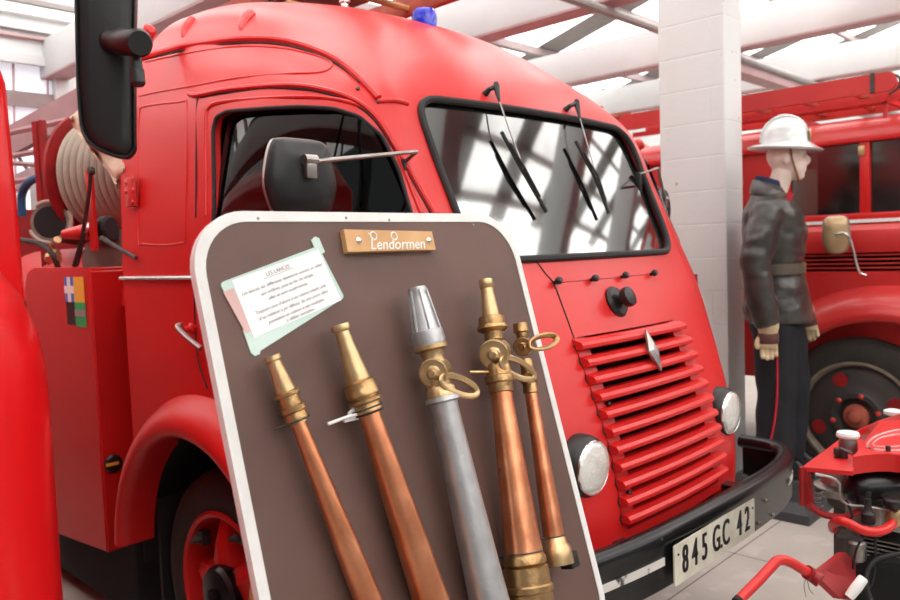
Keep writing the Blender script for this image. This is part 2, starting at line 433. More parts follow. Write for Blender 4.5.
for k, (zz_, hh, m_, px_) in enumerate(((3.95, .05, 'grey_metal', .10), (3.86, .09, 'sticker_white', .14), (3.70, .05, 'beam', .12), (3.62, .025, 'pink_metal', .10))):
    b = NB(); box(b, (-6.79, -.7, zz_), (px_, 7.6, hh), bev=.006); struct('trim_wall_%d' % (k + 1), b, m_)
# ================================================================== THE FIRE TRUCK (middle)
truck = thing('fire_truck', 'red fire truck with slatted nose and cream number plate behind the display board', 'fire truck', (0, 0, 0))
LV = [  # z, nine plan points (x, y) from the centre of the front round to the rear of the side
 (.58, [(.03,0),(.018,.3),(-.01,.46),(-.07,.54),(-.20,.62),(-.40,.72),(-.72,.86),(-1.1,.93),(-1.62,.93)]),
 (.74, [(.02,0),(.008,.3),(-.01,.47),(-.07,.555),(-.20,.65),(-.40,.76),(-.72,.87),(-1.1,.935),(-1.62,.935)]),
 (.90, [(-.008,0),(-.018,.3),(-.035,.48),(-.08,.57),(-.20,.68),(-.40,.80),(-.72,.89),(-1.1,.94),(-1.62,.94)]),
 (1.075, [(-.066,0),(-.076,.3),(-.095,.50),(-.13,.61),(-.215,.73),(-.39,.85),(-.73,.92),(-1.1,.945),(-1.62,.945)]),
 (1.20, [(-.118,0),(-.127,.3),(-.148,.52),(-.182,.63),(-.245,.75),(-.40,.87),(-.73,.925),(-1.1,.95),(-1.62,.95)]),
 (1.33, [(-.178,0),(-.185,.3),(-.205,.54),(-.232,.645),(-.288,.76),(-.42,.875),(-.73,.93),(-1.1,.95),(-1.62,.95)]),
 (1.47, [(-.240,0),(-.250,.3),(-.286,.56),(-.305,.66),(-.35,.77),(-.46,.87),(-.73,.93),(-1.1,.95),(-1.62,.95)]),
 (1.60, [(-.292,0),(-.303,.3),(-.340,.566),(-.358,.66),(-.41,.77),(-.52,.86),(-.75,.92),(-1.1,.945),(-1.62,.945)]),
 (1.74, [(-.350,0),(-.362,.3),(-.400,.567),(-.420,.66),(-.475,.765),(-.58,.85),(-.78,.905),(-1.1,.93),(-1.62,.94)]),
 (1.94, [(-.438,0),(-.450,.3),(-.485,.576),(-.512,.66),(-.56,.75),(-.66,.825),(-.82,.875),(-1.1,.905),(-1.62,.915)]),
 (2.06, [(-.535,0),(-.545,.3),(-.590,.54),(-.632,.63),(-.70,.715),(-.80,.79),(-.95,.84),(-1.2,.875),(-1.62,.89)]),
 (2.18, [(-.670,0),(-.685,.28),(-.735,.47),(-.785,.56),(-.86,.64),(-.95,.715),(-1.08,.775),(-1.3,.825),(-1.62,.85)]),
 (2.325, [(-.900,0),(-.915,.25),(-.955,.39),(-1.0,.47),(-1.06,.55),(-1.13,.62),(-1.23,.69),(-1.4,.74),(-1.62,.765)]),
 (2.415, [(-1.12,0),(-1.13,.2),(-1.16,.31),(-1.2,.39),(-1.25,.46),(-1.31,.53),(-1.39,.59),(-1.5,.63),(-1.62,.645)]),
 (2.472, [(-1.36,0),(-1.365,.12),(-1.38,.20),(-1.40,.27),(-1.43,.32),(-1.46,.37),(-1.5,.40),(-1.56,.42),(-1.62,.43)]),
 (2.49, [(-1.56,0),(-1.56,.02),(-1.565,.04),(-1.57,.06),(-1.575,.075),(-1.58,.09),(-1.59,.1),(-1.60,.1),(-1.62,.1)])]
_zs = [l[0] for l in LV]
def col_at(z):
    """cubic interpolation of the nine plan points at height z"""
    i = 0
    while i < len(_zs) - 2 and z > _zs[i + 1]: i += 1
    z0, z1 = _zs[i], _zs[i + 1]; t = (z - z0) / (z1 - z0); h = z1 - z0
    out = []
    for c in range(9):
        res = []
        for k in range(2):
            y = [l[1][c][k] for l in LV]
            def sl(j):
                if j == 0: return (y[1] - y[0]) / (_zs[1] - _zs[0])
                if j == len(y) - 1: return (y[-1] - y[-2]) / (_zs[-1] - _zs[-2])
                a = (y[j] - y[j-1]) / (_zs[j] - _zs[j-1]); bb = (y[j+1] - y[j]) / (_zs[j+1] - _zs[j])
                if a * bb <= 0: return 0
                ha, hb = _zs[j] - _zs[j-1], _zs[j+1] - _zs[j]
                return (ha + hb) * 3 / ((2 * hb + ha) / a + (hb + 2 * ha) / bb)
            m0, m1 = sl(i) * h, sl(i + 1) * h
            res.append(y[i] * (2*t**3 - 3*t*t + 1) + m0 * (t**3 - 2*t*t + t) + y[i+1] * (-2*t**3 + 3*t*t) + m1 * (t**3 - t*t))
        out.append(res)
    return out
def contour(z, n=9):
    p = col_at(z); pts = [V((a, v, z)) for a, v in p]
    full = [V((q.x, -q.y, z)) for q in pts[::-1]] + pts[1:]
    return smooth_pts(full, n)
rows = []
zlist = list(np.linspace(.58, 1.94, 52)) + list(np.linspace(1.96, 2.42, 30)) + list(np.linspace(2.43, 2.49, 10))
for z in zlist: rows.append(contour(float(z)))
b = NB(); rings(b, rows, close=False, cap=False)
bmesh.ops.recalc_face_normals(b, faces=b.faces)
# make sure that normals face outward
b.faces.ensure_lookup_table()
bvh = BVHTree.FromBMesh(b)
if b.faces[len(b.faces) // 3].normal.dot(b.faces[len(b.faces) // 3].calc_center_median() - V((-1.2, 0, 1.3))) < 0: bmesh.ops.reverse_faces(b, faces=b.faces)
def on_cab(x, y, off=0.0):
    r = rayt(x, y); h = bvh.ray_cast(CT, r)
    if h[0] is None: return at_y(x, y, -.95)
    n = h[1]
    if n.dot(r) > 0: n = -n
    return h[0] + n * off
def cab_front(v, z, off=0.0):
    h = bvh.ray_cast(V((2, v, z)), V((-1, 0, 0))); n = h[1]
    if n.x < 0: n = -n
    return h[0] + n * off
def cab_side(x, z, s=-1, off=0.0):
    h = bvh.ray_cast(V((x, 3 * s, z)), V((0, -s, 0)))
    if h[0] is None: return V((x, .9 * s, z))
    n = h[1]
    if n.y * s < 0: n = -n
    return h[0] + n * off
me = bpy.data.meshes.new('cab'); b.to_mesh(me); b.free()
me = evaluated(me, [('SOLIDIFY', dict(thickness=.028, offset=-1))])
# window and opening outlines
WS = dense(rpoly([(-.578, 1.945), (.578, 1.945), (.560, 1.465), (-.560, 1.465)], [.09, .13, .10, .09]))
swp = [on_cab(*q) for q in ((213, 205), (212, 130), (215, 117), (226, 111), (300, 106), (335, 108), (360, 116), (382, 135), (400, 172), (412, 213))]
swz = [(p.x, p.z) for p in swp] + [(swp[-1].x + .025, 1.51), (swp[-1].x - .01, 1.485), (swp[0].x + .04, 1.485), (swp[0].x, 1.52)]
GR = [(-.285, 1.235), (.285, 1.235), (.285, .70), (-.285, .70)]
cutters = []
c = NB(); prism(c, [V((-1.0, v, z)) for v, z in WS], (2, 0, 0)); cutters.append(c)
for s in (-1, 1):
    c = NB(); prism(c, [V((x, s * .45, z)) for x, z in swz], (0, s * 1.0, 0)); cutters.append(c)
c = NB(); prism(c, [V((-.35, v, z)) for v, z in GR], (1, 0, 0)); cutters.append(c)
c = NB(); box(c, (-.05, 0, .60), (.50, .62, .14)); cutters.append(c)
WX, WZ, WR = -1.13, .42, .405
for s in (-1, 1):
    c = NB(); lathe(c, [(.515, 0), (.515, .8)], (WX, s * .40, WZ + .02), (0, s, 0), 48); cutters.append(c)
me = cut(me, cutters)
body = obj('cab_body', me, 'red', truck, smooth=28)
# rear wall of the cab
b = NB()
rr = [r[-1] for r in rows]
b.faces.new([b.verts.new((-1.61, p.y - .01, p.z)) for p in rr] + [b.verts.new((-1.61, -p.y + .01, p.z)) for p in rr[::-1]])
obj('cab_rear_panel', evaluated(b, [('SOLIDIFY', dict(thickness=.02))]), 'red', truck, smooth=None)
# interior
b = NB(); box(b, (-.95, 0, 1.02), (1.2, 1.5, .06)); box(b, (-.42, 0, 1.28), (.16, 1.1, .26), bev=.03); obj('dashboard', b, 'interior', truck)
b = NB(); box(b, (-1.28, 0, 1.5), (.04, 1.72, 1.1)); box(b, (-1.55, 0, 1.5), (.03, 1.7, 1.2)); 
for y in (-.45, .45):
    b2 = NB(); box(b2, (-1.05, y, 1.26), (.46, .46, .14), bev=.04); box(b2, (-1.24, y, 1.50), (.12, .44, .46), bev=.04); obj('seat', b2, 'seat', truck)
b.free()
b = NB(); tube(b, [V((-.62, -.38, 1.44)) + V((.08 * math.sin(a), .19 * math.cos(a), .17 * math.sin(a))) for a in np.linspace(0, 2 * math.pi, 25)[:-1]], .012, 8, closed=True)
tube(b, [(-.62, -.38, 1.44), (-.42, -.38, 1.2)], .016, 8); box(b, (-.62, -.38, 1.44), (.02, .34, .03)); obj('steering_wheel', b, 'rubber', truck)
# windscreen gasket + glass
def ribbon_glass(name, pts2, fn, m, parent, off=-.012, thick=.004):
    """glass following the body surface inside an outline"""
    ys = [p[0] for p in pts2]; zs = [p[1] for p in pts2]; y0, y1, z0, z1 = min(ys), max(ys), min(zs), max(zs)
    n = 40; rs = []
    for i in range(n + 1):
        z = z0 + (z1 - z0) * i / n
        zc = min(max(z, z0 + 1e-4), z1 - 1e-4)
        xs = []
        for k in range(len(pts2)):
            (a, za), (c, zc_) = pts2[k], pts2[(k + 1) % len(pts2)]
            if (za - zc) * (zc_ - zc) <= 0 and abs(za - zc_) > 1e-9: xs.append(a + (c - a) * (zc - za) / (zc_ - za))
        lo, hi = min(xs), max(xs)
        rs.append([fn(lo + (hi - lo) * j / 24, zc, off) for j in range(25)])
    b = NB(); rings(b, rs, close=False, cap=False)
    return obj(name, evaluated(b, [('SOLIDIFY', dict(thickness=thick))]), m, parent, smooth=60)
ws = ribbon_glass('windscreen', WS, lambda v, z, o: V((-.286 - .415 * (z - 1.468) + .046 * (1 - (v / .57) ** 2) + o, v, z)), 'windscreen', truck, -.012)
def ws_x(v, z, o=0): return V((-.286 - .415 * (z - 1.468) + .046 * (1 - (v / .57) ** 2) + o, v, z))
def gk(v, z):
    a, c = cab_front(v, z, .003), ws_x(v, z, .002)
    return a if a.x > c.x else c
b = NB(); tube(b, [gk(v, z) for v, z in dense(rpoly([(-.578, 1.945), (.578, 1.945), (.560, 1.465), (-.560, 1.465)], [.09, .13, .10, .09], 10))], .0115, 8, closed=True)
obj('windscreen_gasket', b, 'rubber', truck)
for s in (-1, 1):
    A_m = []; B_m = []
    for x, z in dense(swz, .05):
        q = cab_side(x, z, s); A_m.append([1, x, x * x, z]); B_m.append(q.y)
    cf = np.linalg.lstsq(np.array(A_m), np.array(B_m), rcond=None)[0]
    fn = lambda x, z, off, s=s, cf=cf: V((x, cf[0] + cf[1] * x + cf[2] * x * x + cf[3] * z + s * off, z))
    g = ribbon_glass('side_window', swz, fn, 'side_glass', truck, -.018)
    b = NB(); tube(b, [cab_side(x, z, s, -.004) for x, z in dense(rpoly(swz, .012, 3))], .0065, 8, closed=True); obj('window_seal', b, 'rubber', g)
def bead(name, pix, r, m, off=0.0, n=5, parent=truck, flat=1, both=False):
    pts = smooth_pts([on_cab(x, y, off) for x, y in pix], n)
    b = NB(); tube(b, pts, r, 8); o = obj(name, b, m, parent)
    return o
gut = [(139,59),(142,57),(182,48),(230,41),(267,40.3),(296,44.7),(325,55),(344,66),(360,80),(378,99)]
bead('rain_gutter', gut, .011, 'red', .004)
bead('gutter_dark_line', [(x, y + 3.2) for x, y in gut[:-1]], .0035, 'rubber', .001)  # thin dark line following the gutter just below it
bead('door_drip_rail', [(190,94.6),(199,95.5),(230,90),(285,86),(322,90),(355,101),(377,119),(395,147),(413,177),(434,214)], .008, 'red', .004)
bead('window_frame_bead', [(205.5,216),(205.5,125),(209,108),(225,101.5),(290,97),(335,99),(365,109),(386,129),(402,165),(421,213)], .007, 'red', -.001)
bead('door_gap_shade', [(196,218),(196.5,150),(197.5,100),(203,97),(230,92.5),(285,88.5),(321,92.5),(353,103.5),(375,121),(393,148),(411,178),(431,214)], .0035, 'rubber', .0)  # dark tube painting in the shadowed gap around the door
bead('door_gap_shade', [(194.5,283),(195.5,330),(199,362),(208,389)], .003, 'rubber', .0)  # same painted gap shadow along the lower door edge
bead('panel_bead', [(139,96),(160,91.5),(195,85.5),(240,77.5),(290,73.5),(318,72.5),(329,69),(331.5,63),(322,57.5),(296,50.5),(262,46.5),(230,47),(185,53.5),(145,62)], .0035, 'red', .0)
bead('panel_bead', [(139,120),(140,110),(146,106),(180,102),(187,105),(187,150),(186,200),(185.5,238),(182,243),(165,245),(143,244),(138,240),(138,180),(139,120)], .0035, 'red', .0, n=2)
bead('pillar_joint', [(377,101.5),(385,101),(396,101),(408,104)], .007, 'red', .002)
for q in ((378, 102), (405, 102), (358, 79.5), (358, 89)):
    p = on_cab(*q); b = NB(); lathe(b, [(.006, -.003), (.006, .004), (.003, .006)], p, (p - V((-1.2, 0, 1.6))).normalized(), 10); obj('screw', b, 'dark_steel', truck)
# belt moulding
b = NB()
pts = [cab_side(x, 1.445, -1, .006) for x in np.linspace(-1.62, -.75, 14)]
tube(b, pts, .011, 8, flat=.7); obj('belt_moulding', b, 'chrome', truck, 'bright metal moulding strip')
b = NB(); pts = [cab_side(x, 1.445, 1, .006) for x in np.linspace(-1.62, -.75, 14)]; tube(b, pts, .011, 8); obj('belt_moulding', b, 'chrome', truck)
# roof flutes
for q4 in (((241, 31), (242, 25), (246, 18), (252, 13)), ((183, 38), (184, 32), (188, 25), (194, 19)), ((142, 45), (144, 40), (147, 34), (151, 29))):
    p = smooth_pts([on_cab(*q, -.004) for q in q4], 4)
    b = NB(); tube(b, p, [.004] + [.009 + .013 * min(1, k / 6) for k in range(len(p) - 2)] + [.012], 10); obj('roof_flute', b, 'red', truck)
# hood
b = NB(); pts = [on_cab(*q, .0) for q in ((537, 262), (545, 273), (553.5, 283.5), (562, 305), (575, 341))]
tube(b, smooth_pts(pts, 5), .0030, 6)
zz0 = 1.215
p = [cab_front(-.312, 1.215)]
for k in range(11):
    z = 1.215 - k * .0478; p += [cab_front(-.316, z, .001), cab_front(-.304, z - .024, .001)]
tube(b, p, .003, 6)
obj('bonnet_seam', b, 'rubber', truck)
b = NB(); tube(b, [cab_front(v, 1.393, .0) for v in np.linspace(-.305, .25, 16)], .0016, 6); obj('bonnet_seam', b, 'red_dull', truck)
for q in ((554.5, 282.7), (591, 280), (621.5, 277), (650.5, 274.5)):
    p = on_cab(*q); b = NB(); lathe(b, [(.006, 0), (.006, .008), (.011, .012), (.012, .02), (.008, .026)], p, (.9, 0, .35), 14); obj('bonnet_knob', b, 'plastic_black', truck)
p = on_cab(616, 302)
b = NB(); lathe(b, [(.050, -.006), (.052, .004), (.044, .014), (.018, .016), (.018, .030), (.030, .034), (.033, .045), (.031, .056), (.015, .061)], p, (.85, .05, .35), 28); obj('nose_lamp_mount', b, 'plastic_black', truck, 'round black mounting boss')
# louvres
def louvre(z):
    x = cab_front(.3, z).x; x0 = cab_front(0, z).x
    n = 13; rs = []
    for i in range(n):
        v = -.312 + .624 * i / (n - 1)
        xx = x0 + (x - x0) * (v / .3) ** 2
        prof = [(-.020, .0165), (.006, .0165), (.012, .0135), (.024, .0115), (.031, .003), (.031, -.006), (.026, -.010), (.006, -.011), (-.020, .000)]
        rs.append([V((xx + a, v, z + h)) for a, h in prof])
    b = NB(); rings(b, rs); return b
for k in range(11):
    obj('grille_slat', louvre(1.213 - k * .0478), 'red', truck, smooth=18)
for s in (-1, 1):
    b = NB(); rs = []
    for i in range(14):
        z = 1.232 - .52 * i / 13; q = cab_front(.285, z).x
        rs.append([V((q + a, s * v, z)) for a, v in ((-.03, .25), (.003, .25), (.003, .31), (-.03, .31))])
    rings(b, rs); obj('grille_frame', b, 'red', truck, smooth=50)
for q in ((-.262, 1.045), (.27, 1.11), (-.27, .80), (.27, .82)):
    b = NB(); lathe(b, [(.008, 0), (.008, .008), (.004, .012)], cab_front(.28, q[1], .004) * 1 + V((0, q[0] - .28, 0)), (1, 0, 0), 6); obj('grille_bolt', b, 'plastic_black', truck)
b = NB(); box(b, (-.30, 0, .95), (.06, .62, .56)); obj('radiator', b, 'dark', truck)
# diamond emblem
pc = V((cab_front(0, 1.165).x + .035, .012, 1.165)); b = NB()
dd = [V((pc.x + .026, pc.y, pc.z + .062)), V((pc.x, pc.y + .030, pc.z)), V((pc.x - .026, pc.y, pc.z - .062)), V((pc.x, pc.y - .030, pc.z))]
dirs = V((1, 0, .42)).normalized()
dd = [pc + V((-.42 * .062, 0, .062)), pc + V((0, .030, 0)), pc + V((.42 * .062, 0, -.062)), pc + V((0, -.030, 0))]
rings(b, [dd, [p + dirs * .008 for p in dd], [pc + (p - pc) * .35 + dirs * .016 for p in dd]])
obj('diamond_emblem', b, 'steel', truck, 'silver diamond badge with engraved lines', smooth=None)
# apron below louvres
b = NB()
box(b, (-.022, 0, .692), (.03, .62, .056), bev=.006); obj('nose_apron', b, 'red', truck)
b = NB()
for v in (-.12, 0, .12): lathe(b, [(.012, 0), (.012, .012), (.005, .018)], (-.006, v, .688), (1, 0, 0), 8)
obj('apron_knobs', b, 'plastic_black', truck)
# headlights
for s in (-1, 1):
    c0 = V((-.030, s * .425, .905)); K = .84
    pod = NB()
    rs = []
    for h, r in ((-.20, .03), (-.16, .056), (-.11, .078), (-.07, .088), (-.05, .091), (-.03, .088)):
        rs.append([c0 + V((h, math.cos(a) * r + s * max(0, -h - .03) * .15, math.sin(a) * r + (-h) * .12)) for a in np.linspace(0, 2 * math.pi, 33)[:-1]])
    rings(pod, rs); obj('headlight_pod', pod, 'red', truck, smooth=60)
    b = NB(); lathe(b, [(r * K, h * .9) for r, h in [(.095, -.06), (.103, -.05), (.104, -.015), (.100, .012), (.092, .026), (.085, .030), (.080, .022)]], c0, (1, 0, 0), 40)
    hl = obj('headlight', b, 'plastic_black', truck, 'round headlight in a black rim', smooth=40)
    b = NB(); lathe(b, [(r * K, h * .9) for r, h in [(.087, .024), (.088, .031), (.0855, .035), (.0835, .032), (.0835, .026)]], c0, (1, 0, 0), 40); obj('chrome_ring', b, 'chrome', hl)
    b = NB(); lathe(b, [(r * K, h * .9) for r, h in [(.084, .026), (.084, .032), (.073, .039), (.05, .043), (.025, .046), (.001, .047)]], c0, (1, 0, 0), 40); obj('lens', b, 'lens', hl, smooth=60)
# bumper: swept C profile with a rolled top
def bump_path():
    pts = [(-.12, -.90), (.0, -.84), (.07, -.70), (.105, -.52), (.13, -.30), (.14, 0), (.135, .25), (.12, .40), (.085, .55), (.03, .66), (-.06, .72), (-.16, .735)]
    pts = [(-.42, -.97), (-.25, -.96), (-.10, -.92), (.0, -.82), (.065, -.68), (.10, -.50), (.125, -.30), (.138, 0), (.142, .25), (.138, .44), (.122, .60), (.085, .74), (.02, .83), (-.07, .86), (-.15, .865)]
    return smooth_pts([V((x, y, 0)) for x, y in pts], 6)
bp = bump_path()
prof = [(-.020, -.095), (-.004, -.095), (.0, -.088), (.0, .020), (.006, .034), (.005, .052), (-.008, .068), (-.028, .072), (-.048, .062), (-.054, .045), (-.046, .030), (-.030, .022), (-.012, .018), (-.010, -.088)]
b = NB(); rs = []
for i, p in enumerate(bp):
    d = (bp[min(i + 1, len(bp) - 1)] - bp[max(i - 1, 0)]).normalized(); nrm = V((d.y, -d.x, 0))
    rs.append([p + nrm * a + V((0, 0, .655 + h)) for a, h in prof])
rings(b, rs); bumper = obj('bumper', b, 'black_paint', truck, smooth=50)
def on_bump(y, s=None):
    for a, c in zip(bp, bp[1:]):
        if a.y <= y <= c.y:
            t = (y - a.y) / (c.y - a.y + 1e-9); d = (c - a).normalized(); return a + (c - a) * t, V((d.y, -d.x, 0)), d
    return bp[-1], V((0, 1, 0)), V((-1, 0, 0))
def bump_strip(name, y0, y1, z0, z1, m, label=None, parent=bumper):
    b = NB(); rs = []
    for k in range(9):
        p, n, d = on_bump(y0 + (y1 - y0) * k / 8); t = k / 8
        rs.append([p + n * a + V((0, 0, zz)) for a, zz in ((.0005, z0), (.003, z0), (.003, z1), (.0005, z1))])
    rings(b, rs); return obj(name, b, m, parent, label)
bump_strip('reflector_strip', -.62, -.29, .628, .650, 'chip_white', 'worn white strip')
bump_strip('reflector_strip', .60, .74, .628, .648, 'chip_white', 'worn white strip')
for v, z in ((.36, .64), (.42, .575), (-.70, .60), (.30, .58)):
    p, n, d = on_bump(v); b = NB(); lathe(b, [(.007, 0), (.006, .005), (.002, .007)], p + V((0, 0, z)), n, 8); obj('bolt', b, 'steel', bumper)
# plate 845 G.C 42
b = NB(); p0 = V((.148, -.265, .565)); p1 = V((.148, .262, .565))
pl = rrect(-.265, .563, .262, .676, .006)
prism(b, [V((.1395, v, z)) for v, z in pl], (.0045, 0, 0)); plate = obj('number_plate', b, 'plate_white', truck, 'cream number plate with black digits 845 G.C 42')
def plate_txt(s, y, size=.092, sx=.62):
    b = NB(); place_text(b, s, size * 1.22, (.1446, y, .620), (0, 1, 0), (0, 0, 1), .0008, sx, 0, .0028); obj('plate_character', b, 'sticker_black', plate, smooth=None)
for ch, y in (('8', -.205), ('4', -.148), ('5', -.088), ('G', -.012), ('C', .052), ('4', .148), ('2', .205)): plate_txt(ch, y)
b = NB(); box(b, (.1452, .020, .592), (.0015, .010, .010)); obj('plate_dot', b, 'sticker_black', plate, smooth=None)
b = NB()
for y in (-.245, .245): lathe(b, [(.004, 0), (.003, .003)], (.144, y, .648), (1, 0, 0), 8)
obj('plate_rivets', b, 'dark_steel', plate)
# bumper brackets and chassis members
for s in (-1, 1):
    b = NB(); box(b, (-.10, s * .36, .635), (.40, .012, .09)); box(b, (-.10, s * .34, .59), (.40, .05, .01)); box(b, (-.10, s * .335, .68), (.36, .05, .008))
    for xx in (-.02, .04): lathe(b, [(.013, 0), (.013, .012)], (xx, s * .352 - .014 * 1, .64), (0, -1, 0), 6)
    obj('bumper_bracket', b, 'black_paint', truck)
    b = NB(); box(b, (-1.9, s * .36, .55), (3.6, .06, .12)); obj('chassis_rail', b, 'dark', truck)
b = NB(); box(b, (-.10, 0, .585), (.06, .68, .05)); box(b, (.05, 0, .625), (.02, .62, .02)); box(b, (-.16, 0, .60), (.02, .62, .14)); obj('front_cross_member', b, 'black_paint', truck)
b = NB(); box(b, (-1.0, 0, .62), (1.1, .9, .5)); obj('engine_cover', b, 'dark', truck)
# wheels
def wheel_mesh(x, s, parent, front=True):
    c = V((x, s * .90, WR)); ax = V((0, s, 0))
    b = NB(); lathe(b, [(.26, -.17), (.33, -.185), (.385, -.17), (.403, -.14), (.405, -.10), (.403, -.05), (.388, -.02), (.37, -.005), (.33, .004), (.29, .0), (.262, -.012), (.255, -.16)], c, ax, 64)
    t = obj('tyre', b, 'tyre', parent, smooth=50)
    b = NB(); lathe(b, [(.268, -.02), (.272, -.004), (.262, .004), (.250, -.004), (.244, -.03), (.238, -.09), (.238, -.15), (.25, -.16)], c, ax, 56, cap=False)
    obj('rim', b, 'red', parent, smooth=40)
    b = NB(); up = V((0, 0, 1)); rt = V((1, 0, 0))
    for k in range(5):
        a = R(90 + 72 * k + 14); e = rt * math.cos(a) + up * math.sin(a); q = rt * -math.sin(a) + up * math.cos(a)
        rs = []
        for rr_, w, dep in ((.04, .06, .0), (.10, .066, .006), (.16, .052, -.002), (.215, .036, -.022), (.243, .045, -.040)):
            cc = c + e * rr_ + ax * (dep - .02)
            rs.append([cc + q * w - ax * .05, cc + q * w * .8, cc + ax * .014, cc - q * w * .8, cc - q * w - ax * .05])
        rings(b, rs)
    obj('wheel_star', b, 'red', parent, smooth=30)
    for k in range(5):
        a = R(90 + 72 * k + 14 + 36); e = rt * math.cos(a) + up * math.sin(a)
        b = NB(); lathe(b, [(.016, 0), (.018, .02), (.012, .03), (.008, .045)], c + e * .222 - ax * .03, ax, 8)
        box(b, c + e * .226 - ax * .03, (.05, .03, .05)); obj('rim_clamp', b, 'dark_steel', parent)
    b = NB(); lathe(b, [(.098, -.02), (.098, .012), (.088, .026), (.05, .034), (.03, .036), (.028, .05), (.012, .055), (.001, .056)], c, ax, 36); obj('hub_cap', b, 'black_paint', parent)
for x in (WX, -3.6):
    for s in (-1, 1):
        w = bpy.data.objects.new('wheel', None); COL.objects.link(w); w.parent = truck; BASE[w.name] = V((0, 0, 0)); wheel_mesh(x, s, w)
# wheel-arch fenders
for s in (-1, 1):
    b = NB(); rs = []
    pr = [(.505, .90), (.503, .985), (.507, 1.018), (.520, 1.030), (.545, 1.030), (.575, 1.015), (.605, .985), (.628, .95), (.640, .925), (.625, .90)]
    for k in range(41):
        a = R(-8 + 183 * k / 40)
        rs.append([V((WX + math.cos(a) * r * (.955 if math.cos(a) < 0 else 1), s * v, WZ + .02 + math.sin(a) * r)) for r, v in pr])
    rings(b, rs); obj('fender', b, 'red', truck, smooth=50)
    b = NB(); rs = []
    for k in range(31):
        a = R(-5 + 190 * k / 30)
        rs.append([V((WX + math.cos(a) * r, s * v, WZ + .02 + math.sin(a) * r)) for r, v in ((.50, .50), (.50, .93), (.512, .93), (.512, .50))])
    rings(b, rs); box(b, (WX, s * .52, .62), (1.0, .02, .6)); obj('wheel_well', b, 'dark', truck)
    b = NB(); box(b, (WX - .44, s * .78, .42), (.02, .24, .44)); obj('mud_flap', b, 'rubber', truck)
# door handle
b = NB(); p = cab_side(-1.13, 1.285, -1)
lathe(b, [(.016, 0), (.018, .012), (.010, .018), (.009, .035)], p, (0, -1, 0), 14); h = obj('door_handle', b, 'red', truck)
b = NB(); tube(b, smooth_pts([p + V((-.01, -.035, .012)), p + V((-.02, -.045, .008)), p + V((.03, -.045, -.02)), p + V((.10, -.035, -.055))], 4), .009, 8); obj('grip', b, 'steel', h, 'grey metal lever')
# wipers
def wiper(piv, mid, top, bot):
    P = on_cab(*piv, .03); S = on_cab(*piv, 0)
    b = NB(); tube(b, [on_cab(piv[0] - 6, piv[1] + 1, -.005), on_cab(piv[0] - 5, piv[1] + 1, .02), P], [.012, .008, .008], 8)
    tube(b, [P + V((0, 0, .012)), P, on_cab(piv[0] + 3.5, piv[1] + 14, .026)], [.007, .012, .004], 8)
    w = obj('wiper', b, 'plastic_black', truck)
    def onw(q, o): return on_cab2(q, o)
    b = NB(); tube(b, smooth_pts([on_cab(piv[0] + 3, piv[1] + 12, .026), onw(((piv[0] * .6 + mid[0] * .4) + 1, piv[1] * .5 + mid[1] * .5), .026), onw(mid, .022)], 5), .0026, 6); obj('wiper_arm', b, 'steel', w, 'thin steel arm')
    b = NB(); tube(b, [onw(top, .012), onw(mid, .014), onw(bot, .012)], .0065, 6); tube(b, [onw(((top[0] * 2 + mid[0]) / 3, (top[1] * 2 + mid[1]) / 3), .02), onw(mid, .026), onw(((bot[0] * 2 + mid[0]) / 3, (bot[1] * 2 + mid[1]) / 3), .02)], .004, 6)
    obj('wiper_blade', b, 'rubber', w)
def on_cab2(q, o): return on_cab(q[0], q[1], o)
wiper((491, 93), (519, 172), (499, 134), (544, 214))
wiper((571, 109), (592, 180), (573, 143), (606, 215))
# door mirrors
def mirror(s):
    c = V((-.655, s * 1.145, 1.665))
    if s < 0: c = at_y(302, 177, -1.13)
    root = cab_side(-.40, 1.76, s, .005)
    if s < 0: root = on_cab(404, 163, .004)
    b = NB(); e1 = V((.25, s * -.97, 0)).normalized() if s < 0 else V((.0, 1, 0)); e1 = V((0, 1, 0)) ; n = V((1, 0, 0))
    out = [(0, .105), (.045, .102), (.062, .085), (.075, .02), (.078, -.03), (.066, -.085), (.05, -.105), (0, -.108), (-.05, -.105), (-.066, -.085), (-.078, -.03), (-.075, .02), (-.062, .085), (-.045, .102)]
    out = [(q.x * 1.16, q.y * .78) for q in smooth_pts([V((u, z, 0)) for u, z in out], 3, True)]
    rs = []
    for h, k in ((-.012, 1.0), (-.004, 1.04), (.006, .99), (.016, .86), (.022, .55), (.024, .1)):
        rs.append([c + e1 * (u * k) + V((0, 0, z * k)) + n * h for u, z in out])
    rings(b, rs); mh = obj('side_mirror', b, 'plastic_black', truck, 'black oval mirror head on a thin steel arm', smooth=50)
    b = NB(); tube(b, [c + n * -.012 + e1 * u + V((0, 0, z)) for u, z in out], .0045, 6, closed=True); obj('mirror_rim', b, 'steel', mh)
    j = c + n * .032 + V((0, 0, .03))
    b = NB(); tube(b, [root, root + V((.07, s * .02, .02)), j], .0055, 8); box(b, j + V((0, 0, -.012)), (.016, .028, .05), bev=.004); lathe(b, [(.012, -.016), (.012, .016)], j + V((0, 0, .004)), (0, 1, 0), 10); obj('mirror_arm', b, 'steel', mh, 'thin steel arm with clamp')
    b = NB(); box(b, root + V((.0, 0, -.03)), (.02, .02, .08), bev=.004); obj('mirror_bracket', b, 'plastic_black', mh)
mirror(-1); mirror(1)
# small bracket low on the right flank of the nose
p = cab_side(-.36, 1.33, 1); b = NB(); box(b, p + V((0, .02, 0)), (.03, .05, .07)); obj('hinge', b, 'red_dull', truck)
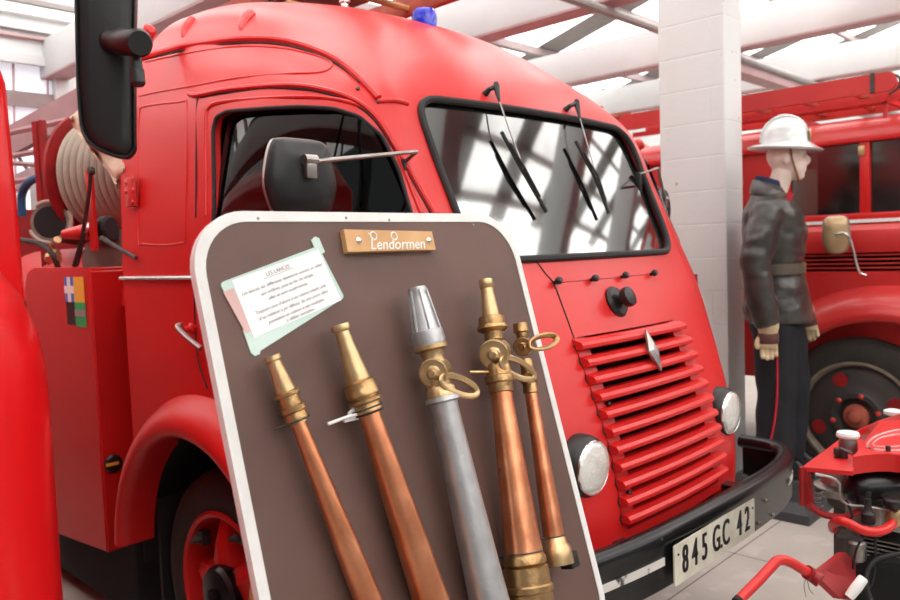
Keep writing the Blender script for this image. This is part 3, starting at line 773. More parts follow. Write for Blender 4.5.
# beacon, siren pipe
pb = bvh.ray_cast(V((-1.12, -.02, 3)), V((0, 0, -1)))[0]; pb = V((-1.0, .0, 2.335))
b = NB(); lathe(b, [(.04, -.04), (.045, .0), (.043, .015), (.038, .018)], pb, (0, 0, 1), 24); bc = obj('beacon', b, 'plastic_black', truck, 'round blue flashing beacon')
b = NB(); lathe(b, [(.047, .015), (.049, .04), (.048, .068), (.040, .084), (.018, .091), (.001, .092)], pb, (0, 0, 1), 24); obj('beacon_dome', b, 'beacon_blue', bc, 'translucent blue dome', smooth=50)
pp = at_y(345, 14, -.10); b = NB(); lathe(b, [(.026, -.03), (.026, .006), (.016, .014), (.014, .04), (.022, .046), (.022, .06), (.014, .066), (.013, .16), (.02, .17)], pp, (0, 0, 1), 20); obj('roof_pipe_fitting', b, 'chrome', truck, 'chromed pipe fitting')
# side locker behind the cab
b = NB()
lx0, lx1 = -2.62, -1.905
pts = [(lx0, 1.40), (lx0 + .03, 1.47), (lx0 + .10, 1.49), (lx1 - .01, 1.485), (lx1, 1.475), (lx1, .37), (lx0, .31)]
b2 = NB(); prism(b2, [V((x, -.955, z)) for x, z in pts], (0, .17, 0)); bmesh.ops.bevel(b2, geom=list(b2.edges), offset=.008, segments=2, affect='EDGES'); merge(b, b2)
locker = obj('side_locker', b, 'red', truck)
b = NB(); lathe(b, [(.034, 0), (.036, .012), (.03, .02)], V(at_x(112, 463, -1.905)) + V((.004, 0, 0)), (1, 0, 0), 20); lt = obj('marker_lamp', b, 'plastic_black', truck, 'round black marker with an amber bar')
b = NB(); box(b, V(at_x(112.5, 464, -1.882)), (.004, .050, .013)); obj('amber_bar', b, 'amber', lt)
# flag sticker on the locker
st = NB(); 
def patch(name, x0, x1, z0, z1, m, lab=None, y=-.9585):
    b = NB(); box(b, ((x0 + x1) / 2, y, (z0 + z1) / 2), (x1 - x0, .002, z1 - z0)); return obj(name, b, m, locker, lab, smooth=None)
sa, sb, sc_ = at_y(65, 277, -.955), at_y(74, 277, -.955), at_y(84, 277, -.955); zt_, zm_, zb_ = sa.z, at_y(74, 302, -.955).z, at_y(74, 326, -.955).z
patch('sticker_quarter', sa.x, sb.x, zm_, zt_, 'sticker_blue', 'blue sticker quarter with white cross'); patch('sticker_quarter', sb.x, sc_.x, zm_, zt_, 'sticker_yellow', 'yellow sticker quarter')
patch('sticker_quarter', sa.x + .005, sb.x, zb_ + .005, zm_, 'sticker_black', 'black sticker quarter'); patch('sticker_quarter', sb.x, sc_.x + .003, zb_, zm_, 'sticker_green', 'green sticker quarter with grey band')
w_ = sb.x - sa.x; h_ = zt_ - zm_
patch('sticker_cross', sa.x + w_ * .33, sa.x + w_ * .67, zm_, zt_, 'sticker_white', 'white cross bar', -.960); patch('sticker_cross', sa.x, sb.x, zm_ + h_ * .35, zm_ + h_ * .65, 'sticker_white', 'white cross bar', -.9602)
patch('sticker_band', sb.x, sc_.x + .003, zm_ - .055, zm_ - .03, 'sticker_grey', 'grey band', -.960)
# inner body flank between cab and locker, deck
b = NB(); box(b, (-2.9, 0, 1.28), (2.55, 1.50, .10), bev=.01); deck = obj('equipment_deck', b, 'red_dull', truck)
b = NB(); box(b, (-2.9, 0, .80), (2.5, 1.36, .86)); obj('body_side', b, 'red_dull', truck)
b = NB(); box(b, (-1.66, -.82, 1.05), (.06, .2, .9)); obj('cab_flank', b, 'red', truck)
b = NB(); box(b, (-2.5, .0, .31), (1.3, 1.74, .46), bev=.02); obj('underbody_shade_box', b, 'dark', truck)  # dark box added to imitate the deep shade under the body
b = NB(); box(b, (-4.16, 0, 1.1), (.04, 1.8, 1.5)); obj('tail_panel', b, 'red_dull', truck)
b = NB(); rs = []
for x in np.linspace(-3.4, -1.72, 3): rs.append([V((x, -.58 + .26 * math.cos(a), 1.33 + .25 * math.sin(a))) for a in np.linspace(0, math.pi, 15)])
rings(b, rs, close=True); obj('water_tank', b, 'red', truck, smooth=50)
# bracket with rivets on the rear edge of the cab
a1, a2 = at_y(125, 178, -.955), at_y(136, 206, -.955)
b = NB(); box(b, V(((a1.x + a2.x) / 2, -.954, (a1.z + a2.z) / 2)), (abs(a2.x - a1.x), .012, abs(a2.z - a1.z)), bev=.003)
for q in ((126, 183), (133, 179), (126, 192), (133, 190), (133, 202)): lathe(b, [(.008, 0), (.006, .006)], at_y(*q, -.96), (0, -1, 0), 8)
obj('rear_bracket', b, 'red_faded', truck)
# rear post of red angle section
b = NB(); pa = at_y(38, 122, -.75); pd = at_y(45, 222, -.75)
tube(b, [V((pd.x, -.75, 1.33)), V((pd.x - .01, -.75, pa.z))], .028, 6); tube(b, [V((pd.x + .06, -.75, 1.33)), V((pd.x + .05, -.75, pa.z))], .02, 6)
obj('stanchion', b, 'red_dull', truck)
# rear rails and back panel of the truck
b = NB()
for z in (1.98, 2.12, 2.25): tube(b, [(-4.1, -.7, z), (-2.0, -.7 + .3, z - .02)], .016, 6)
for z in (1.9, 2.05): tube(b, [(-4.1, .5, z), (-1.7, .5, z)], .02, 6)
obj('equipment_rails', b, 'pink_metal', truck)
# ---- things carried on the truck
# roof ladder
lad = thing('roof_ladder', 'dark red wooden ladder lying lengthwise on the roof of the middle fire truck', 'ladder', (-2.45, .15, 2.60))
for y in (-.14, .44):
    b = NB(); box(b, (-2.45, y, 2.645), (2.9, .035, .09), bev=.005); obj('side_rail', b, 'wood_red', lad)
for k in range(9):
    b = NB(); tube(b, [(-1.25 - k * .28, -.13, 2.63), (-1.25 - k * .28, .43, 2.63)], .016, 8); obj('rung', b, 'wood', lad)
b = NB(); box(b, (-2.45, .15, 2.672), (2.8, .30, .012)); obj('centre_plank', b, 'wood_red', lad)
for x in (-1.75, -2.6, -3.5):
    b = NB(); box(b, (x, .15, 2.575), (.04, .70, .04)); tube(b, [(x, -.15, 2.575), (x, -.15, 2.42 if x > -2 else 1.33)], .014, 6); tube(b, [(x, .45, 2.575), (x, .45, 2.40 if x > -2 else 1.33)], .014, 6); obj('ladder_carrier', b, 'plastic_black', truck)
# hose reel
RC = at_y(98, 178, -.62); RC = V((RC.x, -.62, RC.z))
reel = thing('hose_reel', 'red drum reel wound with flat beige fire hose behind the cab', 'hose reel', (RC.x, RC.y, RC.z - .3))
axd = V((.90, .40, 0)).normalized()
for s, nm in ((-.02, 'flange'),):
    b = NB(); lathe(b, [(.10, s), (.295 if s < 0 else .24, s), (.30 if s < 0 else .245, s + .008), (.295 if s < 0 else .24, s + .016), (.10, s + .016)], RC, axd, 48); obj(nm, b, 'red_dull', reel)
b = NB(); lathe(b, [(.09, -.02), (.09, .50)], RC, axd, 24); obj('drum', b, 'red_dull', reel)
b = NB()
for k in range(14):
    s = .012 + k * .038
    for q in (0, 1): lathe(b, [(.13, s - .006), (.238 - q * .02, s - .016), (.254 - q * .02, s), (.238 - q * .02, s + .016), (.13, s + .010)], RC, axd, 40)
obj('wound_hose', b, 'hose', reel, 'beige flat hose wound in layers', smooth=60)
b = NB(); q0 = at_y(90, 170, -.93); q1 = at_y(92, 238, -.93)
tube(b, [V((RC.x + .45, RC.y + .2, 1.34)), RC + axd * .50], .02, 6); obj('reel_stand', b, 'red_dull', reel); b = NB(); tube(b, [V((RC.x - .04, RC.y, 1.34)), RC - axd * .05], .02, 6); obj('reel_stand', b, 'red_dull', reel)
# canvas sheet
b = NB(); rs = []
cv = [[(70,118),(82,108),(100,110),(122,112)], [(74,128),(84,126),(104,130),(123,132)], [(82,138),(92,142),(108,150),(123,152)], [(92,150),(100,158),(112,170),(123,172)], [(112,176),(116,182),(119,188),(123,188)]]
for i, r in enumerate(cv):
    rs.append([at_y(x, y, -.90 + .05 * math.sin(i * 2.2 + j * 1.7) ) for j, (x, y) in enumerate(r)])
rs = [smooth_pts(r, 5) for r in rs]; rs = [list(c) for c in zip(*[smooth_pts(list(c), 5) for c in zip(*rs)])]
rings(b, rs, close=False, cap=False)
single('canvas_sheet', evaluated(b, [('SOLIDIFY', dict(thickness=.006))]), 'canvas', 'crumpled beige canvas sheet draped over the hose reel', 'canvas', smooth=60)
# big suction hose
hp = at_y(50, 222, -.86)
su = thing('suction_hose', 'thick ribbed grey suction hose with its open black end facing out beside the reel', 'hose', (hp.x, hp.y, hp.z - .07))
dh = V((.72, -.65, .05)).normalized()
b = NB(); pr = [(.052, -.02), (.055, 0), (.066, .0), (.068, -.02), (.068, -.05)]
for k in range(9): pr += [(.062, -.06 - k * .03), (.066, -.07 - k * .03), (.062, -.085 - k * .03)]
pr = [(r * 1.28, h) for r, h in pr]; lathe(b, pr, hp, dh, 32); obj('hose_body', b, 'hose_grey', su, smooth=50)
b = NB(); lathe(b, [(.071, -.03), (.071, .001), (.066, .002), (.001, -.004)], hp, dh, 28); obj('hose_mouth', b, 'dark', su)
for a0 in (60, 200, 320):
    b = NB(); _, s_, u_ = basis(dh); pts = [hp + (s_ * math.cos(R(a0 + q)) + u_ * math.sin(R(a0 + q))) * .092 for q in range(0, 71, 10)]; tube(b, pts, [.006] + [.010] * 6 + [.006], 6); obj('coupling_lug', b, 'hose', su)
b = NB(); tube(b, smooth_pts([at_y(22, 240, -.9), at_y(40, 244, -.9), at_y(52, 254, -.9), at_y(58, 268, -.88), at_y(60, 285, -.86)], 6), .012, 8); single('rubber_hose', b, 'hose_black', 'thin black rubber hose curving down below the suction hose', 'hose')
b = NB(); tube(b, smooth_pts([at_y(22, 216, -.7), at_y(22, 195, -.7), at_y(28, 183, -.7), at_y(38, 178, -.7), at_y(50, 177, -.66)], 6), .022, 10); single('blue_hose', b, 'blue_hose', 'dark blue hose arching up beside the red post at left', 'hose')
# brass valve
vp = at_y(53, 256, -.88); bv = thing('brass_valve', 'small brass valve with lever handle on top of the side locker', 'valve', (vp.x, vp.y, vp.z - .03))
b = NB(); lathe(b, [(.016, -.04), (.018, -.026), (.032, -.016), (.036, .0), (.032, .016), (.02, .024)], vp, (0, -.6, .8), 20); tube(b, [vp + V((-.08, .0, -.012)), vp + V((.07, 0, -.012))], .011, 10); obj('valve_body', b, 'brass_pale', bv)
b = NB(); tube(b, smooth_pts([vp + V((0, -.015, .015)), vp + V((.03, -.02, .035)), vp + V((.075, -.02, .05))], 4), [.006] * 6 + [.009, .011, .010][:3], 8) if False else tube(b, [vp + V((0, -.015, .015)), vp + V((.04, -.02, .045)), vp + V((.09, -.02, .055)), vp + V((.12, -.02, .068))], [.009, .008, .012, .016], 8); obj('lever', b, 'brass_pale', bv)
# branch nozzle lying beside
np_ = at_y(93, 231, -.90); nz = thing('branch_pipe', 'red and chrome nozzle with black rubber collar lying below the hose reel', 'nozzle', (np_.x, np_.y, np_.z - .05))
dn = V((.80, .50, .06)).normalized()
b = NB(); lathe(b, [(.018, -.13), (.024, -.09), (.030, -.05), (.036, -.02), (.038, .0)], np_, dn, 24); obj('nozzle_cone', b, 'red_faded', nz)
b = NB(); lathe(b, [(.038, 0), (.040, .03), (.036, .05)], np_, dn, 24); obj('chrome_band', b, 'chrome', nz)
b = NB(); lathe(b, [(.042, .045), (.052, .05), (.053, .075), (.044, .085), (.03, .085)], np_, dn, 24); obj('rubber_collar', b, 'rubber', nz)
# lever strap
b = NB(); tube(b, [at_y(91, 168, -.95), at_y(90, 185, -.95), at_y(86, 215, -.95), at_y(82, 238, -.95), at_y(78, 252, -.95), at_y(74, 266, -.95)], .008, 6); tube(b, [at_y(85, 232, -.955), at_y(81, 250, -.955), at_y(77, 266, -.955)], .006, 6)
lathe(b, [(.014, -.01), (.016, 0), (.014, .01)], at_y(91, 171, -.95), (0, 1, 0), 14); single('strap_hook', b, 'dark_steel', 'long dark metal hook strap hanging in front of the hose reel', 'hook')
b = NB(); c1, c2 = at_y(87, 165, -.93), at_y(96, 245, -.93); box(b, V(((c1.x + c2.x) / 2, -.93, (c1.z + c2.z) / 2 - .02)), (.05, .012, abs(c1.z - c2.z))); obj('upright_plate', b, 'red', truck)
b = NB(); tube(b, [at_y(102, 238, -.93), at_y(118, 248, -.95), at_y(136, 258, -.965)], [.010, .008, .007], 8); lathe(b, [(.014, -.01), (.014, .01)], at_y(104, 240, -.93), (1, 0, 0), 10); obj('tie_rod', b, 'dark_steel', truck)
b = NB(); lathe(b, [(.10, 0), (.13, .01), (.13, .05), (.10, .06)], at_y(118, 262, -.80), (.9, -.4, 0), 24); obj('rear_coil', b, 'hose_grey', truck)
# ================================================================== DISPLAY BOARD
LA = math.atan(.279); X0 = .04; ZT = 1.57
bu = V((0, 1, 0)); bs = V((-math.sin(LA), 0, math.cos(LA))); bn = V((math.cos(LA), 0, math.sin(LA)))
BO = V((X0, 0, ZT))
def bpt(u, s, n=0): return BO + bu * u + bs * s + bn * n
def on_board(x, y, n=0):
    r = rayt(x, y); o = BO + bn * n; t = (o - CT).dot(bn) / r.dot(bn); return CT + r * t
def uv(x, y, n=0):
    p = on_board(x, y, n) - BO; return p.dot(bu), p.dot(bs)
UL, UR, ST, SB = -1.582, -.798, .006, -.93
board = thing('display_board', 'brown display board with rounded white edge leaning in front of the fire truck', 'display board', (.22, -1.19, 0))
def bplate(b, o2, n0, n1): rings(b, [[bpt(u, s, n0) for u, s in o2], [bpt(u, s, n1) for u, s in o2]])
outer = rrect(UL, SB, UR, ST, .105, 10); inner = rrect(UL + .018, SB + .018, UR - .017, ST - .018, .09, 10)
b = NB(); bplate(b, inner, -.012, .0); obj('panel', b, 'board_brown', board)
b = NB(); rings(b, [[bpt(u, s, n) for u, s in o2] for o2, n in ((inner, -.014), (outer, -.014), (outer, .0015), (inner, .0015), (inner, -.014))], cap=False); obj('edge_trim', b, 'board_white', board, 'white painted edge', smooth=30)
for u in (-1.45, -1.08):
    b = NB(); t = bpt(u, -.25, -.025); f = V((t.x - .30, u, 0)); box(b, (t + f) / 2, (.03, .03, (t - f).length), (V((0, 1, 0)).cross((t - f).normalized()), V((0, 1, 0)), (t - f).normalized())); obj('leg', b, 'wood', board)
    b = NB(); t = bpt(u, -.2, -.028); k_ = bpt(u, -1.615, -.028); k_ = V((t.x + (k_.x - t.x) * (t.z / (t.z - k_.z)), u, 0.0)); d = (t - k_).normalized(); box(b, (t + k_) / 2, (.03, .03, (t - k_).length), (V((0, 1, 0)).cross(d), V((0, 1, 0)), d)); obj('leg', b, 'wood', board)
# screws in white edge
for q in ((258, 218.5), (346, 218), (389, 220), (473, 225)):
    b = NB(); lathe(b, [(.003, 0), (.002, .002)], on_board(*q, .001), bn, 8); obj('screw', b, 'grey_metal', board)
def lance_axis(p0, p1, n): return on_board(*p0, n), on_board(*p1, n)
def clock(b, c, a, r, w, seg=26): lathe(b, [(r * .9, -w), (r, -w * .9), (r, w * .9), (r * .9, w)], c, a, seg)
def along(p0, p1, t): return p0 + (p1 - p0) * t
LG = 'fire hose nozzles wired to the display board'
# --- lance 1
def lance(name, label, p0, p1, n, segs, group=LG):
    """segs: list of (part, material, [(radius, pixel-y-distance fraction)])"""
    A, B = on_board(*p0, n), on_board(*p1, n); d = (B - A).normalized(); Ln = (B - A).length
    mid = (A + B) / 2
    t = thing(name, label, 'nozzle', B, group=group)
    for pn, m, pr in segs:
        b = NB(); lathe(b, [(r, h * Ln) for r, h in pr], A, d, 36); obj(pn, b, m, t, smooth=40)
    return t, A, d, Ln
def wire(t, A, d, h, r):
    c = A + d * h; _, s, u = basis(d, bn)
    b = NB(); tube(b, [c + s * math.cos(a) * r + (bn - d * bn.dot(d)).normalized() * math.sin(a) * r * .95 for a in np.linspace(0, math.pi, 12)], .0016, 6)
    e1 = c + s * r; e2 = c - s * r
    tube(b, [e1, e1 - bn * (r * .9) + s * .012], .0016, 5); tube(b, [e2, e2 - bn * (r * .9) - s * .012], .0016, 5); obj('fixing_wire', b, 'dark_steel', t)
L1 = [('tip', 'brass_pale', [(.0085, -.004), (.0125, -.004), (.013, .012), (.0105, .020), (.0125, .06), (.0165, .145)]),
      ('collar', 'brass', [(.017, .140), (.0205, .146), (.0205, .158), (.0165, .162), (.0175, .20), (.0215, .205), (.0215, .222), (.017, .226), (.019, .238), (.0195, .255), (.016, .262), (.0165, .27)]),
      ('tube', 'copper', [(.0115, .262), (.012, .29), (.016, .55), (.0205, .86), (.0235, 1.2), (.025, 1.45)]), ('coupling', 'brass', [(.026, 1.45), (.032, 1.46), (.032, 1.53), (.027, 1.54)])]
t, A, d, Ln = lance('nozzle', 'leftmost and thinnest copper nozzle with short brass tip on the brown board', (272, 357), (368, 600), .028, L1); wire(t, A, d, .258 * Ln, .020)
L2 = [('tip', 'brass_pale', [(.009, -.004), (.0155, -.004), (.0165, .006), (.0155, .018), (.012, .022), (.0145, .08), (.0215, .205)]),
      ('collar', 'brass', [(.022, .20), (.0275, .207), (.0275, .24), (.029, .245), (.029, .256), (.024, .258), (.024, .266), (.030, .268), (.030, .280), (.0235, .285), (.0235, .30), (.0255, .305), (.0255, .315), (.020, .318)]),
      ('tube', 'copper', [(.0185, .315), (.019, .35), (.0235, .55), (.028, .85), (.031, 1.1), (.032, 1.40)]), ('coupling', 'brass', [(.034, 1.39), (.040, 1.41), (.040, 1.47), (.034, 1.48)])]
t, A, d, Ln = lance('nozzle', 'second nozzle from the left, plain copper tube tied with a white cable tie', (340, 326), (431, 600), .035, L2); wire(t, A, d, .30 * Ln, .027)
b = NB(); c = A + d * (.315 * Ln); _, s, u = basis(d, bn)
tube(b, [c + s * math.cos(a) * .0225 + u * math.sin(a) * .0225 for a in np.linspace(0, 2 * math.pi, 25)[:-1]], .0035, 6, closed=True); obj('black_band', b, 'rubber', t)
b = NB(); q = on_board(352, 413, .03); box(b, q, (.002, .022, .014), (bn, (on_board(360, 405, .03) - on_board(345, 420, .03)).normalized(), V((0, 0, 1)))); q = on_board(351, 418, .028); box(b, q, (.004, .03, .010), (bn, bu, bs)); tube(b, [on_board(358, 414, .035), on_board(347, 417, .035), on_board(328, 424, .03)], .0028, 6)
obj('cable_tie', b, 'white_plastic', t, 'white plastic cable tie')
# --- lance 3: aluminium with brass cock
def cock(t, c, d, rball, rw, hand_out, side, m='brass_pale', nm='valve'):
    """ball valve body, round cheek facing the viewer and an open loop lever"""
    b = NB(); ax = (bn * .50 - bu * .84 + d * .12).normalized()
    bmesh.ops.create_uvsphere(b, u_segments=28, v_segments=18, radius=rball * .92, matrix=Matrix.Translation(c)); 
    o = obj(nm + '_body', b, m, t, smooth=60)
    b = NB(); lathe(b, [(rw * .80, -rball * .95), (rw * .95, -rball * .8), (rw * 1.0, rball * .55), (rw * 1.03, rball * .62), (rw * 1.03, rball * .80), (rw * .92, rball * .84), (rw * .88, rball * .78), (rw * .2, rball * .78)], c, ax, 36)
    obj('valve_cheek', b, m, t, smooth=35)
    hub = c + ax * rball * .80
    b = NB(); lathe(b, [(rw * .34, -.004), (rw * .34, .009), (rw * .24, .013)], hub, ax, 16); obj('lever_pivot', b, m, t)
    e = on_board(*hand_out, .05); v = e - hub; L_ = v.length; v.normalize()
    vd = (c - CT).normalized(); w = v.cross(vd).normalized() * .60 + vd * .45; w.normalize()
    p0 = p0 = hub + ax * .012; loop = []
    for k in range(24):
        a = 2 * math.pi * k / 24
        loop.append(p0 + v * (L_ * (.60 + .40 * -math.cos(a))) + w * (math.sin(a) * L_ * .14) - vd * .012)
    b = NB(); tube(b, loop, .0042, 8, closed=True, flat=1.5)
    tube(b, [p0, p0 + v * L_ * .12, p0 + v * L_ * .22], [.0075, .006, .005], 8); obj('lever', b, m, t, 'open loop lever')
L3 = [('tip', 'alu', [(.008, -.004), (.0165, -.004), (.0175, .004), (.0155, .02), (.0165, .03), (.0235, .135), (.0245, .14), (.029, .142), (.0305, .172), (.0295, .19), (.024, .192)]),
      ('neck', 'brass_pale', [(.025, .186), (.031, .190), (.031, .203), (.022, .210), (.020, .225), (.022, .25)]),
      ('lower_neck', 'brass_pale', [(.022, .29), (.022, .32), (.027, .33), (.028, .36), (.024, .368)]),
      ('tube', 'alu', [(.024, .355), (.031, .358), (.032, .372), (.026, .378), (.0255, .42), (.029, .65), (.033, .90), (.040, 1.2), (.042, 1.35)]), ('coupling', 'alu', [(.043, 1.34), (.052, 1.35), (.052, 1.42), (.044, 1.43)])]
t, A, d, Ln = lance('nozzle', 'grey aluminium nozzle with brass valve, third from the left on the board', (417, 289), (489, 600), .045, L3)
cock(t, A + d * (.275 * Ln), d, .028, .026, (478, 392), -1)
b = NB()
for k in range(6):
    a = math.pi * 2 * k / 6; _, s, u = basis(d, bn); e = s * math.cos(a) + u * math.sin(a)
    tube(b, [A + d * .004 + e * .0165, A + d * (.145 * Ln) + e * .0255], .0028, 6)
obj('tip_ribs', b, 'alu', t)
L4 = [('tip', 'brass_pale', [(.009, -.004), (.0135, -.004), (.0145, .006), (.0145, .024), (.0125, .028), (.0135, .05), (.018, .125)]),
      ('collar', 'brass', [(.019, .12), (.026, .124), (.0265, .150), (.030, .153), (.031, .163), (.028, .168), (.019, .175), (.018, .20)]),
      ('lower_collar', 'brass', [(.021, .275), (.025, .285), (.026, .315), (.029, .318), (.029, .338), (.025, .343), (.024, .37), (.021, .372)]),
      ('tube', 'copper', [(.0205, .365), (.022, .42), (.028, .62), (.0335, .80), (.0375, .89)]), ('coupling', 'brass', [(.036, .865), (.040, .88), (.0405, .895), (.036, .90), (.042, .905), (.043, .955), (.046, .96), (.046, .975), (.043, .98), (.044, 1.06), (.038, 1.07), (.038, 1.12)])]
t, A, d, Ln = lance('nozzle', 'thick copper nozzle with brass loop-lever valve, fourth from the left on the board', (486, 281), (530, 600), .048, L4)
cock(t, A + d * (.243 * Ln), d, .030, .029, (534, 376), -1); wire(t, A, d, .862 * Ln, .040)
b = NB(); tube(b, [on_board(470, 372, .03), on_board(478, 372, .04), on_board(492, 372, .045)], .003, 6); obj('split_pin', b, 'brass', t)
L5 = [('tip', 'brass', [(.008, -.03), (.015, -.03), (.016, .01), (.012, .015), (.012, .04), (.010, .05)]),
      ('cage', 'brass', [(.012, .135), (.013, .14), (.0135, .20), (.019, .205), (.019, .235), (.017, .24), (.014, .25), (.015, .262), (.0155, .29), (.012, .295)]),
      ('tube', 'copper', [(.0125, .29), (.013, .33), (.0165, .60), (.020, .80), (.0215, .925)]), ('coupling', 'brass_pale', [(.020, .915), (.023, .925), (.024, .95), (.029, .965), (.031, 1.0), (.031, 1.035), (.022, 1.035)])]
t, A, d, Ln = lance('nozzle', 'slim rightmost copper nozzle with small valve overhanging the board edge', (521, 330), (557, 556), .040, L5)
cock(t, A + d * (.075 * Ln), d, .019, .019, (557, 338), -1, 'brass'); wire(t, A, d, .918 * Ln, .0225)
b = NB(); p = on_board(569, 560, .045); box(b, p, (.03, .028, .03), (bn, bu, bs), bev=.003); obj('coupling_claw', b, 'rubber', t)
# wooden plaque
c4 = [uv(*q, .006) for q in ((341.5, 230.5), (429.5, 232.5), (433.5, 250.5), (345.5, 253))]
pl_ = thing('wooden_plaque', 'small pale wooden plaque with white handwriting screwed at the top of the brown board', 'plaque', bpt(c4[3][0], c4[3][1]))
b = NB(); rings(b, [[bpt(u, s, n) for u, s in c4] for n in (.0005, .013)]); obj('wood_block', b, 'wood', pl_, smooth=None)
def on_pl(fx, fy):
    a = V((*c4[0], 0)).lerp(V((*c4[1], 0)), fx); bb = V((*c4[3], 0)).lerp(V((*c4[2], 0)), fx); q = a.lerp(bb, fy); return bpt(q.x, q.y, .0135)
b = NB(); dx = (on_pl(1, .7) - on_pl(0, .7)).normalized(); dy = (on_pl(.5, 0) - on_pl(.5, 1)).normalized()
place_text(b, 'Lendormen', .030, on_pl(.555, .70), dx, dy, .0005, 1.0, .25, 0)
for fx in (.30, .53): tube(b, [on_pl(fx, .28) + dx * math.cos(a) * .0075 + dy * math.sin(a) * .0075 for a in np.linspace(0, 2 * math.pi, 17)[:-1]], .0013, 6, closed=True)
tube(b, [on_pl(.25, .15), on_pl(.275, .35), on_pl(.30, .5)], .0012, 6)
obj('lettering', b, 'chalk', pl_, 'white handwritten lettering', smooth=None)
for fx in (.13, .93):
    b = NB(); lathe(b, [(.006, -.001), (.006, .002), (.003, .004)], on_pl(fx, .5), bn, 14); obj('screw', b, 'chrome', pl_)
# paper label in plastic pouch
cp = [uv(*q, .002) for q in ((219.5, 283), (318, 246), (344.5, 297.5), (257, 353))]
cw = [uv(*q, .003) for q in ((232, 280.5), (318.5, 249.5), (341.5, 300), (254, 338))]
ls = thing('laminated_label', 'tilted white laminated text label LES LANCES taped on the upper left of the board', 'label', bpt(cp[3][0], cp[3][1]))
b = NB(); cpr = rpoly([cp[0], cp[1], cp[2], cp[3]], [.008, .003, .008, .006]); rings(b, [[bpt(u, s, n) for u, s in cpr] for n in (.0003, .0022)])
e1 = [uv(*q, .002) for q in ((311, 240), (315, 236.5), (319, 238), (325, 252), (318, 256))]; rings(b, [[bpt(u, s, n) for u, s in e1] for n in (.0003, .0021)])
e1 = [uv(*q, .002) for q in ((243, 330), (252, 326), (261, 346), (260, 354), (255, 356), (251, 353))]; rings(b, [[bpt(u, s, n) for u, s in e1] for n in (.0003, .0021)])
obj('plastic_pouch', b, 'film', ls, 'glossy pale green plastic edge', smooth=None)
b = NB(); e1 = [uv(*q, .002) for q in ((223, 292), (233, 288), (253, 330), (246, 334))]; rings(b, [[bpt(u, s, n) for u, s in e1] for n in (.0022, .0024)]); obj('pink_tape', b, 'film_pink', ls, 'pinkish side strip', smooth=None)
b = NB(); rings(b, [[bpt(u, s, n) for u, s in cw] for n in (.0022, .0028)]); obj('paper', b, 'paper', ls, smooth=None)
def on_pap(fx, fy):
    a = V((*cw[0], 0)).lerp(V((*cw[1], 0)), fx); bb = V((*cw[3], 0)).lerp(V((*cw[2], 0)), fx); q = a.lerp(bb, fy); return bpt(q.x, q.y, .0030)
b = NB(); dx = (on_pap(1, .5) - on_pap(0, .5)).normalized(); dy = (on_pap(.5, 0) - on_pap(.5, 1)); dy = (dy - dx * dy.dot(dx)).normalized(); wd = (on_pap(1, .5) - on_pap(0, .5)).length
place_text(b, 'LES LANCES', .0105, on_pap(.48, .10), dx, dy, .0002, .9)
p = on_pap(.48, .155); box(b, p, (wd * .34, .0008, .0004), (dx, dy, bn))
for s_, fy, fx in (('Les lances, les différents diamètres suivant un débit', .27, .5), ('aux orifices, puis au fur du temps,', .38, .52), ('elles se sont modernisées.', .49, .5), ('Toujours tout d’abord à un robinet simple, puis', .64, .5), ('d’un robinet à jet diffusé, de nos jours elles', .75, .5), ('possèdent un robinet à jets multiples', .86, .5), ('à débits variables.', .95, .52)):
    me = text_mesh(s_, .0082, .0002); w0 = max(v.co.x for v in me.vertices) - min(v.co.x for v in me.vertices); bpy.data.meshes.remove(me)
    tw = wd * len(s_) / 58
    place_text(b, s_, .0082, on_pap(fx, fy), dx, dy, .0002, tw / w0, .3)
obj('printed_text', b, 'ink', ls, smooth=None)
# ================================================================== LEFT FOREGROUND TRUCK
lt_ = thing('fire_truck', 'blurred glossy red truck nose and cab edge at the far left of the photo', 'fire truck', (-2.9, -2.5, 0))
b = NB(); rs = []
for k in range(25):
    z = .35 + 1.27 * k / 24
    q = min(1, max(0, (z - 1.28) / .34)); sh = max(0, 1 - q ** 3) ** .4
    hw = .426 * sh + .004; hx = .43 * sh + .004
    cx, cy = -.25, -2.17 - .0
    sp = []
    for a in np.linspace(0, 2 * math.pi, 49)[:-1]:
        ca, sa_ = math.cos(a), math.sin(a); e = .75
        sp.append(V((cx + hx * math.copysign(abs(ca) ** e, ca), cy + hw * math.copysign(abs(sa_) ** e, sa_), z)))
    rs.append(sp)
rings(b, rs); obj('fender', b, 'red_glaze', lt_, smooth=60)
b = NB(); rs = []
for z, yy, xx in ((.45, -1.76, -.34), (1.1, -1.74, -.34), (1.30, -1.70, -.325), (1.44, -1.692, -.318), (1.6, -1.692, -.322), (1.82, -1.692, -.337), (2.1, -1.75, -.40), (2.3, -1.95, -.6), (2.36, -2.2, -.9)):
    o2 = rrect(-5.6, -3.6 - (yy + 1.70), xx, yy, .025, 5); rs.append([V((p[0], p[1], z)) for p in o2])  # unseen rear length added to block light and darken reflections
rings(b, rs); obj('cab_body', b, 'red_glaze', lt_, smooth=40)
for x in (-.35, -4.4):
    for y in (-1.93, -3.3):
        b = NB(); lathe(b, [(.2, -.1), (.38, -.1), (.40, -.07), (.40, .07), (.38, .1), (.2, .1)], (x, y, .40), (0, 1, 0), 40); w = obj('wheel', b, 'tyre', lt_)
